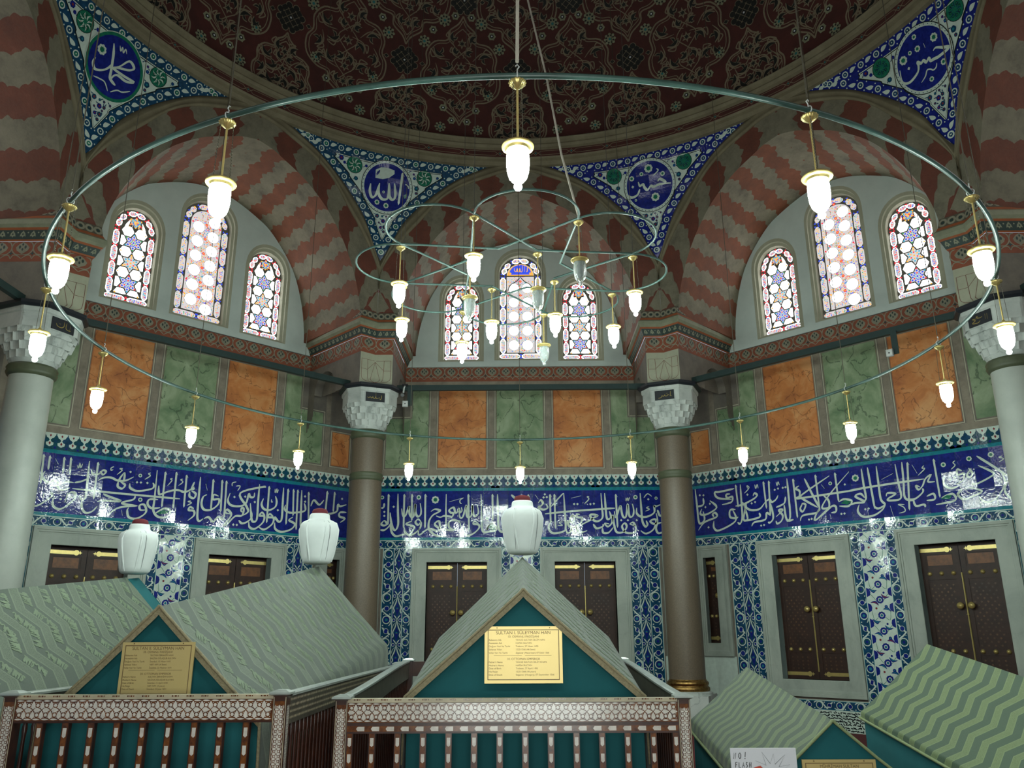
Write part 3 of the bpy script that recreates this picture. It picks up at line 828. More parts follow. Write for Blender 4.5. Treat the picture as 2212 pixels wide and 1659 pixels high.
def floral_strip(D, x0, x1, z0, z1, pitch=.25):
    D.rect(x0, z0, x1, z1, WHI, 1); c = (x0 + x1) / 2; h = (x1 - x0) / 2
    n = max(1, round((z1 - z0) / pitch)); p = (z1 - z0) / n; rnd = random.Random(5)
    for i in range(n):
        z = z0 + (i + .5) * p; s = 1 if i % 2 else -1
        D.flower((c, z), h * .30, 9, COB, 2, .18, 3); D.ring((c, z), h * .10, h * .15, WHI, 3, 8); D.disc((c, z), h * .08, TUR, 3, 6)
        for e in (-1, 1):
            D.poly([(c + e * h, z + p * .5 - p * .32), (c + e * h * .72, z + p * .5 - p * .2), (c + e * h * .66, z + p * .5), (c + e * h * .72, z + p * .5 + p * .2), (c + e * h, z + p * .5 + p * .32)], COB, 2)
            D.leaf((c + e * h * .12, z + p * .38 * e), (c + e * h * .78, z + p * .18 * e), h * .10, COB, 2, .25 * s, 5)
            D.leaf((c + e * h * .16, z + p * .38 * e), (c + e * h * .72, z + p * .20 * e), h * .035, RED if i % 3 == 0 else TUR, 3, .25 * s, 5)
            D.stroke([(c + e * h * .25, z - p * .1), (c + e * h * .6, z - p * .3 * s), (c + e * h * .72, z + p * .35)], .007, GRN, 1.5, 3)
        D.disc((c + s * h * .42, z + p * .55), h * .13, COB, 2, 8); D.disc((c + s * h * .42, z + p * .55), h * .05, TUR, 3, 6)
        D.disc((c - s * h * .35, z + p * .45), h * .09, RED if i % 2 else COB, 2, 6)

def crenellation(D, x0, x1, z0, z1, n):
    D.rect(x0, z0, x1, z1, WHI, 1); p = (x1 - x0) / n; H = z1 - z0
    D.rect(x0, z0, x1, z0 + H * .16, TEA, 2)
    for i in range(n):
        c = x0 + (i + .5) * p; q = TEA if i % 3 else COB2
        L = [(.5, .0), (.5, .14), (.20, .26), (.17, .40), (.36, .44), (.46, .56), (.34, .66), (.20, .70), (.13, .80), (.05, .86), (.03, .97)]
        P = [(c + x * p, z0 + y * H) for x, y in L]
        D.poly(P + [(2 * c - x, y) for x, y in P[::-1]], q, 2)
        D.disc((c, z0 + .52 * H), p * .16, T_SW, 3, 8); D.disc((c, z0 + .12 * H), p * .12, COB, 3, 6)
        e = c + p / 2
        if i < n - 1:
            D.star((e, z0 + .36 * H), p * .13, p * .30, 4, WHI, 3, pi / 2); D.disc((e, z0 + .36 * H), p * .2, WHI, 3, 8)
            D.poly([(e, z0 + .25 * H), (e + p * .10, z0 + .36 * H), (e, z0 + .47 * H), (e - p * .10, z0 + .36 * H)], RED, 4)
            D.poly([(e, z0 + .74 * H), (e + p * .09, z0 + .83 * H), (e, z0 + .92 * H), (e - p * .09, z0 + .83 * H)], RED, 3)
T_SW = COB2

def ochre_band(D, x0, x1, z0, z1, red, grey, dark, pitch=.275, L0=1):
    """red band with grey ogee lattice and four-dot buds"""
    H = z1 - z0; n = max(1, round((x1 - x0) / pitch)); p = (x1 - x0) / n
    D.rect(x0, z0, x1, z1, red, L0)
    for i in range(n):
        c = x0 + (i + .5) * p
        G = [(0, .36), (.26, .55), (.32, .70), (.16, .88), (0, .97), (-.16, .88), (-.32, .70), (-.26, .55)]
        D.poly([(c + x * p, z0 + y * H) for x, y in G], grey, L0 + 1)
        for s in (-1, 1):
            D.stroke([(c, z0 + .34 * H), (c + s * p * .3, z0 + .36 * H), (c + s * p * .5, z0 + .62 * H), (c + s * p * .42, z0 + .92 * H), (c + s * p * .25, z0 + .97 * H)], .016, grey, L0 + 1, 3)
            D.stroke([(c, z0 + .14 * H), (c + s * p * .22, z0 + .30 * H), (c + s * p * .40, z0 + .30 * H), (c + s * p * .5, z0 + .12 * H)], .014, grey, L0 + 1, 3)
            D.disc((c + s * p * .13, z0 + .72 * H), p * .055, dark, L0 + 2, 6, ry=p * .09)
        for y in (.60, .85): D.disc((c, z0 + y * H), p * .045, dark, L0 + 2, 6, ry=p * .07)
        e = c + p / 2
        if i < n - 1: D.star((e, z0 + .40 * H), p * .05, p * .12, 4, dark, L0 + 2, pi / 2)

# --- one bay of the wall, shared by all eight sides -----------------------
def bay_lower():
    mb = MB()
    holed(mb, [(-HW, 0), (HW, 0), (HW, 6.76), (-HW, 6.76)], [rectl(a) for a in DOORS + SIDEW], wmap)
    for a in DOORS + SIDEW:
        q = rectl(a)
        for i in range(4):
            p0, p1 = q[i], q[(i + 1) % 4]
            mb.poly([wmap(*p0, 0), wmap(*p0, -.30), wmap(*p1, -.30), wmap(*p1, 0)], 1)
    return mb

def bay_tiles():
    mb = MB(); D = Dec(mb, wmap)
    # dado strips between and beside the marble frames
    def clear(x0, x1, z0, z1): return True
    for s in (-1, 1):
        xs = sorted((s * 2.08, s * 2.24)); scroll_band(D, (sum(xs) / 2, .47), (sum(xs) / 2, 3.107), .16, .2)
        xs = sorted((s * 2.24, s * 2.42)); arabesque_strip(D, xs[0], xs[1], .47, 3.107, .44)
        xs = sorted((s * 2.42, s * 2.64)); scroll_band(D, (sum(xs) / 2, .47), (sum(xs) / 2, 3.107), .21, .2)
        xs = sorted((s * .205, s * .37)); scroll_band(D, (sum(xs) / 2, .47), (sum(xs) / 2, 3.107), .165, .2)
        D.rect(*((s * 2.66, .47) if s > 0 else (-HW + .02, .47)), *((HW - .02, 1.12) if s > 0 else (-2.66, 1.12)), WHI, 1)
    floral_strip(D, -.205, .205, .47, 3.107, .24)
    scroll_band(D, (-HW + .01, .395), (HW - .01, .395), .15, .17)
    scroll_band(D, (-HW + .01, 3.18), (HW - .01, 3.18), .148, .185)
    # black and white scrap-tile course above the floor
    D.rect(-HW + .01, .0, HW - .01, .32, WHI, 1); rnd = random.Random(3)
    x = -HW + .03
    while x < HW - .03:
        for r in range(7):
            z = .03 + r * .043 + rnd.uniform(-.01, .01); a = rnd.uniform(0, pi); l = rnd.uniform(.02, .035); xx = x + rnd.uniform(-.012, .012)
            D.line((xx - l * cos(a), z - l * .6 * sin(a)), (xx + l * cos(a), z + l * .6 * sin(a)), .016, BLK, 2)
        x += .038
    # calligraphy frieze ground, crenellated border
    D.rect(-HW + .01, 3.256, HW - .01, 3.309, TUR, 1, 14); D.rect(-HW + .01, 4.205, HW - .01, 4.262, TUR, 1, 14)
    D.rect(-HW + .01, 3.309, HW - .01, 4.205, COB, 1, 24)
    for i in range(-13, 14): D.rect(i * .24 - .0025, 3.309, i * .24 + .0025, 4.205, T_IDX['joint'], 1.5)
    for z in (3.61, 3.91): D.rect(-HW + .01, z - .0015, HW - .01, z + .0015, T_IDX['joint'], 1.5)
    crenellation(D, -HW + .01, HW - .01, 4.262, 4.516, 41)
    return mb
T_IDX['joint'] = TEA

def bay_panels():
    mb = MB(); D = Dec(mb, wmap)     # 0 orange 1 green 2 line 3 wood
    def fr(x0, z0, x1, z1, mi):
        w = .016
        for a in ((x0, z0, x1, z0 + w), (x0, z1 - w, x1, z1), (x0, z0, x0 + w, z1), (x1 - w, z0, x1, z1)): D.rect(*a, 2, 2)
        D.rect(x0 + .03, z0 + .03, x1 - .03, z1 - .03, mi, 1)
        for a in ((x0 + .035, z0 + .035, x1 - .035, z0 + .04), (x0 + .035, z0 + .035, x0 + .04, z1 - .035), (x1 - .04, z0 + .035, x1 - .035, z1 - .035)): D.rect(*a, 4, 2)
    fr(-.506, 4.636, .506, 6.33, 1)
    for s in (-1, 1):
        a, b = sorted((s * .644, s * 1.664)); fr(a, 4.636, b, 6.33, 0)
        # L-shaped green panel, notched beside the pier
        P = [(1.803, 4.636), (2.70, 4.636), (2.70, 5.70), (2.19, 5.70), (2.19, 6.33), (1.803, 6.33)]
        Q = [(1.833, 4.666), (2.67, 4.666), (2.67, 5.67), (2.16, 5.67), (2.16, 6.30), (1.833, 6.30)]
        P = [(s * x, z) for x, z in P]; Q = [(s * x, z) for x, z in Q]
        D.poly(Q if s > 0 else Q[::-1], 1, 1)
        for i in range(6):
            p, q = P[i], P[(i + 1) % 6]; D.line(p, q, .016, 2, 2)
        a, b = sorted((s * 2.87, s * 3.33)); fr(a, 4.636, b, 5.357, 0)
    D.rect(-HW, 6.345, HW, 6.445, 3, 1)
    for x in (-1.733, -.575, .575, 1.733, -2.785, 2.785): D.rect(x - .055, 4.54, x + .055, 6.34, 3, .5)
    D.rect(-HW, 4.52, HW, 4.63, 3, .8)
    return mb

def bay_band():
    mb = MB(); ochre_band(Dec(mb, wmap), -2.36, 2.36, 6.445, 6.745, 0, 1, 2); return mb

def bay_lunette():
    mb = MB(); pb = prof(PROF_B, 30)
    outer = [(-2.36, 6.745), (-2.36, 7.0)] + pb + [(2.36, 7.0), (2.36, 6.745)]
    outs = [arch_outline(c, h + (.11 if h < .4 else .10), z0 - .07, zs, za + .14) for c, h, z0, zs, za in WINDOWS]
    holed(mb, outer[::-1], outs, wmap)
    return mb

def bay_window(i):
    """stepped reveal and glass of one arched window: returns (frame, glass)"""
    c, h, z0, zs, za = WINDOWS[i]; e = .11 if h < .4 else .10
    o = [arch_outline(c, h + e, z0 - .07, zs, za + .14), arch_outline(c, h + e * .55, z0 - .045, zs, za + .08), arch_outline(c, h + e * .5, z0 - .04, zs, za + .07), arch_outline(c, h + .01, z0 - .01, zs, za + .01), arch_outline(c, h, z0, zs, za)]
    dep = [0, -.012, -.05, -.062, -.16]
    f = MB()
    for k in range(4):
        a, b = o[k], o[k + 1]
        for j in range(len(a)):
            n = (j + 1) % len(a)
            f.poly([wmap(*a[j], dep[k]), wmap(*a[n], dep[k]), wmap(*b[n], dep[k + 1]), wmap(*b[j], dep[k + 1])], 0)
    return f

def in_arch(x, z, c, h, z0, zs, za, m):
    if abs(x - c) > h - m or z < z0 + m: return False
    if z <= zs: return True
    k = (z - zs) / (za - zs - m * 1.2)
    return k < 1 and abs(x - c) < (h - m) * sqrt(max(0, 1 - k * k))

def bay_glass(i, style):
    """glass of a window: style 'hex', 'dots' (staggered roundels) or 'inscribed' (paired roundels under a lettered head)"""
    c, h, z0, zs, za = WINDOWS[i]; mb = MB(); D = Dec(mb, lambda u, v, t: (u, A + .155 - t, v), .002); rnd = random.Random(11 + i)
    D.poly(arch_outline(c, h + .005, z0 - .005, zs, za + .005), 0, 0)
    LEAD, WH, PA, RE, BL, CY, YE, GR = range(8)
    bw = .135 if h > .4 else .115
    def bits(x, z, r, pal, n, ok=lambda x, z: True):
        for _ in range(n):
            a, q = rnd.uniform(0, 2 * pi), r * sqrt(rnd.random()); X, Z = x + q * cos(a), z + q * sin(a)
            if ok(X, Z): D.flower((X, Z), rnd.uniform(.008, .015), 3, rnd.choice(pal), 3 + rnd.random(), .35, 2, rnd.uniform(0, 6))
    BORD = [RE, RE, RE, BL, CY, PA] if style == 'hex' else [RE, YE, YE, BL, GR, CY, PA]
    # border cartouches up the sides, round the head and along the foot
    def cart(p0, p1, w):
        dx, dz = p1[0] - p0[0], p1[1] - p0[1]; l = hypot(dx, dz); ex, ez = dx / l, dz / l; nx, nz = -ez, ex; k = w * .5
        sh = [(0, .35), (.5 * w, 1), (l - .5 * w, 1), (l, .35), (l, -.35), (l - .5 * w, -1), (.5 * w, -1), (0, -.35)]
        P = [(p0[0] + ex * u + nx * k * v, p0[1] + ez * u + nz * k * v) for u, v in sh]
        D.poly(P, WH if style != 'dots' else PA, 1); 
        sh2 = [(p0[0] + ex * u + nx * k * .78 * v, p0[1] + ez * u + nz * k * .78 * v) for u, v in [(.12 * w, .3), (.55 * w, 1), (l - .55 * w, 1), (l - .12 * w, .3), (l - .12 * w, -.3), (l - .55 * w, -1), (.55 * w, -1), (.12 * w, -.3)]]
        D.poly(sh2, PA, 2)
        for t in range(int(l / .035)):
            for q in (-.4, 0, .4):
                u = .03 + t * .035 + rnd.uniform(-.008, .008)
                if u < l - .02: D.flower((p0[0] + ex * u + nx * k * q, p0[1] + ez * u + nz * k * q), rnd.uniform(.009, .015), 3, rnd.choice(BORD), 3, .35, 2, rnd.uniform(0, 6))
        # little corner darts between cartouches
        for s in (-1, 1): 
            q = (p1[0] + ex * .012 + nx * k * .6 * s, p1[1] + ez * .012 + nz * k * .6 * s)
            D.star(q, .012, .026, 3, RE if style == 'hex' else BL, 1, rnd.uniform(0, 6))
    bx = h - bw * .5 - .008; nz = 4 if h < .4 else 5; step = (zs - z0 - bw) / nz
    for s in (-1, 1):
        for k in range(nz): cart((c + s * bx, z0 + bw * .9 + k * step + .01), (c + s * bx, z0 + bw * .9 + (k + 1) * step - .015), bw * .86)
    for a0, a1 in ((8, 52), (62, 118), (128, 172)):
        pa = [(c + bx * cos(radians(a)), zs + (za - zs - bw * .5) * sin(radians(a))) for a in (a0, (a0 + a1) / 2, a1)]
        cart(pa[0], pa[1], bw * .8); cart(pa[1], pa[2], bw * .8)
    for s in (-1, 1): cart((c + s * (h - .01), z0 + bw * .48), (c + s * .02, z0 + bw * .48), bw * .8)
    # inner field
    ih = h - bw - .02; iz0 = z0 + bw + .01; ok = lambda x, z: in_arch(x, z, c, h, z0, zs, za, bw + .02)
    D.poly(arch_outline(c, ih, iz0, zs, za - bw * 1.15), PA if style != 'hex' else PA, 1)
    if style == 'hex':
        # hexagons of clear glass; six of them leave a coloured six-pointed star between
        D.poly(arch_outline(c, ih, iz0, zs, za - bw * 1.15), LEAD, 1.1)
        d = ih * .985; R = d * .5 * .92; rowp = d * sqrt(3); j0, j1 = c - ih + .012, c + ih - .012
        clip = lambda P: [(min(max(x, j0), j1), max(z, iz0 + .012)) for x, z in P]
        hexp = lambda x, z: [(x + R * cos(k * pi / 3), z + R * sin(k * pi / 3)) for k in range(6)]
        z = iz0 + .02; row = 0
        while z < zs + (za - zs) * .15:
            for s in (-1, 1): D.poly(clip(hexp(c + s * d / 2, z)), WH, 2)
            zc_ = z + rowp / 2
            pal = [(BL, RE, RE, BL, CY), (YE, YE, RE, CY, PA), (BL, CY, RE, BL, GR), (YE, RE, BL, CY, YE)][row % 4]
            full = zc_ + R < zs + (za - zs) * .30
            if full:
                for s in (-1, 1):
                    D.poly(clip([(c + s * (d - R), zc_), (c + s * (d - R / 2), zc_ + R * .866), (c + s * ih, zc_ + R * .866), (c + s * ih, zc_ - R * .866), (c + s * (d - R / 2), zc_ - R * .866)]), WH, 2)
                    for e in (-1, 1): D.disc((c + s * (ih - .035), zc_ + e * (rowp / 2 - .0)), .017, YE, 2, 6)
            S = R * 1.62 if full else R * 1.1; zc2 = zc_ if full else zc_ + .0
            D.star((c, zc2), R * .90 * (1 if full else .7), S, 6, PA, 2, pi / 2)
            for k in range(6):
                a = pi / 2 + k * pi / 3
                for q, ci, rr in ((.86, 1, .018), (.62, 0, .020), (.36, 2, .017)):
                    D.flower((c + S * q * cos(a), zc2 + S * q * sin(a)), rr, 4, pal[(ci + (k % 2) * 3) % 5], 3, .3, 2, a)
                a += pi / 6
                for q, ci, rr in ((.46, 3, .019), (.24, 4, .014)): D.flower((c + S * q * cos(a), zc2 + S * q * sin(a)), rr, 4, pal[ci], 3, .3, 2, a)
            D.disc((c, zc2), .017, pal[0], 3, 8)
            z += rowp; row += 1
        bits(c, zs + (za - zs) * .42, ih * .62, [YE, YE, RE, BL, CY, YE, PA], 70, lambda x, q: ok(x, q) and q > z - rowp + R * .9 and abs(x - c) < ih * .62)
        for s in (-1, 1):
            D.leaf((c + s * ih * .78, zs + (za - zs) * .05), (c + s * ih * .45, zs + (za - zs) * .52), .022, WH, 2.2)
    else:
        top = zs + (.08 if style == 'inscribed' else .30)
        if style == 'inscribed': top = zs - .12
        D.poly(arch_outline(c, ih, iz0, zs, za - bw * 1.15), PA, 1.2)
        r = ih * .34; n = 5 if style == 'inscribed' else 7; pz = (top - iz0) / n
        for k in range(n):
            for s in (-1, 1):
                z = iz0 + (k + .5) * pz + (0 if style == 'inscribed' else s * -pz * .22); x = c + s * ih * .49
                if not ok(x, z + r * .4): continue
                bits(x, z, r * 1.95, BORD + [YE, RE] * (style == 'dots'), 95 if style == 'dots' else 60, ok)
                D.disc((x, z), r * 1.16, LEAD, 5, 18); D.disc((x, z), r * 1.08, WH, 6, 18)
            D.flower((c, iz0 + (k + 1) * pz), .03, 6, RE, 5, .3, 3); D.disc((c, iz0 + (k + 1) * pz), .013, YE, 6, 6)
            for s in (-1, 1): D.disc((c + s * (ih - .03), iz0 + (k + .98) * pz), .018, RE if k % 2 else YE, 5, 6)
            bits(c, iz0 + (k + .5) * pz, ih * .5, BORD, 26, ok)
        bits(c, top + .05, ih * .8, BORD, 60, ok)
        if style == 'inscribed':
            # blue head with gilt letters, over a cusped arch
            hd = [(c - ih * .96, zs + .005)] + [(c - ih * .96 * cos(pi * k / 14), zs + .005 + (za - bw * 1.25 - zs) * sin(pi * k / 14)) for k in range(1, 14)] + [(c + ih * .96, zs + .005)]
            D.poly(hd, YE, 7)
            hb = [(c + (x - c) * .86, zs + .035 + (z - zs - .005) * .84) for x, z in hd]
            D.poly(hb, BL, 8)
            for st in ([(.62, .62), (.60, .25), (.52, .2)], [(.40, .75), (.38, .2)], [(.2, .78), (.16, .25), (.02, .22), (-.04, .5), (-.08, .22), (-.22, .22), (-.26, .5), (-.34, .22), (-.5, .3), (-.52, .55)], [(-.1, .75), (.05, .85)], [(-.55, .7), (-.45, .72)]):
                D.stroke([(c + x * ih * .85, zs + .05 + y * .26) for x, y in st], .016, YE, 9, 4)
            for s in (-1, 1): D.flower((c + s * ih * .74, zs + .06), .028, 6, YE, 9, .3, 3)
            D.rect(c - ih, zs - .014, c + ih, zs + .012, LEAD, 7)
            for s in (-1, 1): D.stroke([(c, zs - .02), (c + s * ih * .3, zs - .12), (c + s * ih * .7, zs - .2), (c + s * ih * .97, zs - .36)], .02, LEAD, 7, 5)
    return mb

NP = 40
def bay_soffit():
    f = prof(PROF_F, NP); b = prof(PROF_B, NP); N = len(f); K = 7
    L = [0.]
    for p, q in zip(f, f[1:]): L.append(L[-1] + hypot(q[0] - p[0], q[1] - p[1]))
    rows, uvs = [], []
    for k in range(K):
        t = k / (K - 1); rows.append([(f[j][0] + (b[j][0] - f[j][0]) * t, AI + (A - AI) * t, f[j][1] + (b[j][1] - f[j][1]) * t) for j in range(N)])
        uvs.append([(abs(L[j] - L[-1] / 2) + .14, (A - AI) * t) for j in range(N)])
    mb = MB(); mb.grid(rows, 0, uvs)
    for j, s in ((0, -1), (-1, 1)):      # shelf over the cornice
        mb.grid([[r[j] for r in rows], [(s * 2.37, r[j][1], r[j][2] - .015) for r in rows]], 0, [[u[j] for u in uvs]] * 2)
    return mb

def bay_face():
    f = prof(PROF_F, NP); m = prof(MOLD_I, NP); N = len(f); K = 4; rows, uvs = [], []
    L = [0.]
    for p, q in zip(f, f[1:]): L.append(L[-1] + hypot(q[0] - p[0], q[1] - p[1]))
    # the face runs on down to the springing beside the rib
    for k in range(K):
        t = k / (K - 1); rows.append([(f[j][0] + (m[j][0] - f[j][0]) * t, AI, f[j][1] + (m[j][1] - f[j][1]) * t) for j in range(N)])
        uvs.append([(abs(L[j] - L[-1] / 2), .5 * t) for j in range(N)])
    mb = MB(); mb.grid(rows, 0, uvs)
    for s in (-1, 1):
        P = [(s * f[-1][0], 7.05), (s * f[-1][0], f[-1][1]), (s * m[-1][0], m[-1][1]), (s * VX, 7.05)]
        mb.poly([(x, AI, z) for x, z in P], 0, [(4.35 + 7.5 - z, abs(x) - 2.2) for x, z in P])
    return mb

def bay_mould():
    i = prof(MOLD_I, NP); o = prof(MOLD_O, NP); N = len(i); mb = MB()
    pr = [(0, 0), (.0, .03), (.25, .045), (.3, .03), (.6, .05), (.7, .05), (.8, .03), (1, .02), (1, -.05)]
    rows = [[(i[j][0] + (o[j][0] - i[j][0]) * t, AI - d, i[j][1] + (o[j][1] - i[j][1]) * t) for j in range(N)] for t, d in pr]
    mb.grid(rows, 0); return mb

# --- marble frames and shutters -------------------------------------------
def frame_mesh(fr, op, mb):
    o = rectl(fr); i = rectl(op)
    def inset(r, d): return [(r[0] + d, r[2] + d), (r[1] - d, r[2] + d), (r[1] - d, r[3] - d), (r[0] + d, r[3] - d)]
    loops = [(inset(fr, 0), 0), (inset(fr, 0), .05), (inset(fr, .045), .05), (inset(fr, .05), .035), (inset(fr, .075), .035), (inset(fr, .08), .022), (inset(fr, .11), .018)]
    w = min(op[0] - fr[0], op[2] - fr[2])
    loops += [(inset(op, -.01), .018), (i, .012), (i, -.16)]
    for (a, ha), (b, hb) in zip(loops, loops[1:]):
        for k in range(4):
            n = (k + 1) % 4
            mb.poly([wmap(*a[k], ha), wmap(*a[n], ha), wmap(*b[n], hb), wmap(*b[k], hb)], 0)

def strap(D, x0, x1, z, s):
    """hinge strap from the jamb at x0 towards x1, ending in a rosette"""
    D.rect(min(x0, x1), z - .028, max(x0, x1), z + .028, 0, 3, 6); D.disc((x1, z), .042, 0, 4, 12); D.star((x1 + s * .055, z), .012, .032, 4, 0, 3)

def shutter(parent, x0, x1, z0, z1, hinge, y=.17):
    """one leaf; hinge = -1 left, +1 right"""
    mp = lambda u, v, h: (u, A + y - h, v)
    mb = MB(); mb.box(x0, x1, A + y, A + y + .04, z0, z1, 0)
    D = Dec(mb, mp, .004); w = x1 - x0; H = z1 - z0
    st = .075
    # raised stiles and rails
    zt = [z0, z0 + .10, z0 + .42, z0 + .53, z0 + H * .735, z0 + H * .835, z1 - .21 + .06, z1]
    for a in ((x0 + .004, z0, x0 + st, z1), (x1 - st, z0, x1 - .004, z1), (x0, z0, x1, z0 + .13), (x0, z0 + .42, x1, z0 + .53), (x0, z0 + H * .74, x1, z0 + H * .83), (x0, z1 - .15, x1, z1)): D.rect(*a, 0, 2)
    o = mb.build('shutter_leaf', [WOODDK], parent)
    pm = MB(); P = Dec(pm, mp, .004)
    P.rect(x0 + st + .03, z0 + H * .845, x1 - st - .03, z1 - .165, 0, 1)
    pm.build('inlay_panel', [WOODIN], o)
    gm = MB(); G = Dec(gm, mp, .004); rnd = random.Random(4)
    r = .034; z = z0 + .56; k = 0
    while z < z0 + H * .72:
        xx = x0 + st + .04 + (k % 2) * .045
        while xx < x1 - st - .03:
            G.star((xx, z), r * .28, r * .62, 5, 0, 1, rnd.uniform(0, 3)); xx += .09
        z += .052; k += 1
    z = z0 + .17
    while z < z0 + .39:
        xx = x0 + st + .05
        while xx < x1 - st - .03: G.star((xx, z), r * .28, r * .62, 5, 0, 1, rnd.uniform(0, 3)); xx += .09
        z += .06
    gm.build('inlay_star_field', [MOTIFW], o)
    hm = MB(); S = Dec(hm, mp, .004)
    for zz in (z1 - .085, z0 + .085):
        strap(S, x0 + .01 if hinge < 0 else x1 - .01, x1 - .16 if hinge < 0 else x0 + .16, zz, -hinge)
    hm.build('hinge_strap', [BRASS], o)
    sm = MB()
    for zz in (z0 + H * .785, z0 + .475):
        for k in range(3):
            cx = x0 + w * (.20 + .30 * k)
            sm.lathe([(.034, 0), (.034, .006), (.028, .02), (.016, .032), (0.0005, .036)], 12, (0, 0, 0))
            n = len(sm.v); m = 5 * 12
            for q in range(n - m, n): X, Y, Z = sm.v[q]; sm.v[q] = (cx + X, A + y - .008 - Z, zz + Y)
    sm.build('stud_row', [BRASS], o, True)
    km = MB(); kx = x1 - .075 if hinge < 0 else x0 + .075
    km.lathe([(.02, 0), (.02, .03), (.045, .04), (.052, .055), (.04, .075), (.0005, .085)], 16)
    for q in range(len(km.v)): X, Y, Z = km.v[q]; km.v[q] = (kx + X, A + y - .008 - Z, z0 + H * .55 + Y)
    km.build('knob', [BRASS], o, True)
    return o
# ------------------------------------------------------------------ piers, cornices, pendentives, columns: built for the corner between two bays, then turned
VA = pi / 8                                   # the first corner lies 22.5 degrees right of the axis
def polar(ang, r, z): return Vector((r * sin(ang), r * cos(ang), z))
def bayw(b, s, d, z=0):
    th = b * TH; return Vector((s * cos(th) + d * sin(th), -s * sin(th) + d * cos(th), z))

PIER = [bayw(0, 2.32, A + .05), bayw(0, 2.32, AI), bayw(0, VX, AI), bayw(1, -2.32, AI), bayw(1, -2.32, A + .05)]
def offset_path(o):
    """PIER pushed o metres out towards the room"""
    P = [Vector((p.x, p.y)) for p in PIER]; out = []
    nr = []
    for a, b in zip(P, P[1:]):
        d = (b - a).normalized(); nr.append(Vector((-d.y, d.x)) if False else Vector((d.y, -d.x)))
    # the room lies to the left/front: flip so normals point away from the pier's core
    core = polar(VA, 7.6, 0); core = Vector((core.x, core.y))
    nr = [n if n.dot(core - a) < 0 else -n for n, a in zip(nr, P)]
    for i, p in enumerate(P):
        if i == 0: q = p + nr[0] * o
        elif i == len(P) - 1: q = p + nr[-1] * o
        else:
            n0, n1 = nr[i - 1], nr[i]; q = p + (n0 + n1) * (o / max(.2, 1 + n0.dot(n1)))
        out.append(q)
    return out

def strip(mb, o0, z0, o1, z1, mi):
    a, b = offset_path(o0), offset_path(o1)
    for i in range(4):
        P = [(a[i].x, a[i].y, z0), (a[i + 1].x, a[i + 1].y, z0), (b[i + 1].x, b[i + 1].y, z1), (b[i].x, b[i].y, z1)]
        mb.poly(P[::-1], mi)

def strip_map(o0, z0, o1, z1, i):
    """surface coordinates of segment i of a strip: u metres along, v metres up"""
    a, b = offset_path(o0), offset_path(o1)
    a0, a1 = Vector((*a[i], z0)), Vector((*a[i + 1], z0)); b0, b1 = Vector((*b[i], z1)), Vector((*b[i + 1], z1))
    L = (a1 - a0).length; H = (b0 - a0).dot((b0 - a0).normalized()); H = hypot(o1 - o0, z1 - z0)
    n = (a1 - a0).cross(b0 - a0).normalized(); core = polar(VA, 7.6, (z0 + z1) / 2)
    if n.dot(core - a0) > 0: n = -n
    def mp(u, v, h):
        t, k = u / L, v / H
        return (a0.lerp(a1, t)).lerp(b0.lerp(b1, t), k) + n * h
    return mp, L, H

def pier_mesh():
    mb = MB()    # 0 plaster 1 cream
    a = offset_path(0)
    for i in (0, 3):        # flanks with a small arch cut beside the wall
        P0, P1 = (a[0], a[1]) if i == 0 else (a[4], a[3])
        d = (P1 - P0).normalized(); L = (P1 - P0).length
        arc = [(.62 + .36 * cos(t), 5.92 + .40 * sin(t)) for t in [pi * k / 10 for k in range(11)]]
        E = [(L, 5.85), (L, 6.445), (0, 6.445), (0, 5.5), (.26, 5.5)] + arc[::-1] + [(.98, 5.85)]
        P = [(P0.x + d.x * x, P0.y + d.y * x, z) for x, z in E]
        mb.poly(P, 0)
        inn = polar(VA, 7.5, 0); dd = Vector((inn.x, inn.y)) - (P0 + P1) / 2; dd = dd - d * dd.dot(d); dd = dd.normalized() * .16
        for (x0, z0), (x1, z1) in zip(arc, arc[1:]):
            mb.poly([(P0.x + d.x * x0, P0.y + d.y * x0, z0), (P0.x + d.x * x1, P0.y + d.y * x1, z1), (P0.x + d.x * x1 + dd.x, P0.y + d.y * x1 + dd.y, z1), (P0.x + d.x * x0 + dd.x, P0.y + d.y * x0 + dd.y, z0)], 0)
        mb.poly([(P0.x + d.x * x + dd.x, P0.y + d.y * x + dd.y, z) for x, z in arc], 0)
        # stepped corbel below the springing
        for k in range(4):
            x1 = .24 - k * .05; z1 = 5.5 - k * .07
            mb.poly([(P0.x, P0.y, z1), (P0.x + d.x * x1, P0.y + d.y * x1, z1), (P0.x + d.x * x1, P0.y + d.y * x1, z1 - .07), (P0.x, P0.y, z1 - .07)], 0)
    for i in (1, 2):
        mb.poly([(a[i].x, a[i].y, 5.85), (a[i + 1].x, a[i + 1].y, 5.85), (a[i + 1].x, a[i + 1].y, 6.445), (a[i].x, a[i].y, 6.445)], 1)
    # underside over the capital
    q = [offset_path(0)[i] for i in (1, 2, 3)]; c = [(PIER[0] - PIER[1]).normalized() * .78, (PIER[4] - PIER[3]).normalized() * .78]
    mb.poly([(q[0].x, q[0].y, 5.85), (q[1].x, q[1].y, 5.85), (q[2].x, q[2].y, 5.85), (q[2].x + c[1].x, q[2].y + c[1].y, 5.85), (q[0].x + c[0].x, q[0].y + c[0].y, 5.85)], 0)
    return mb

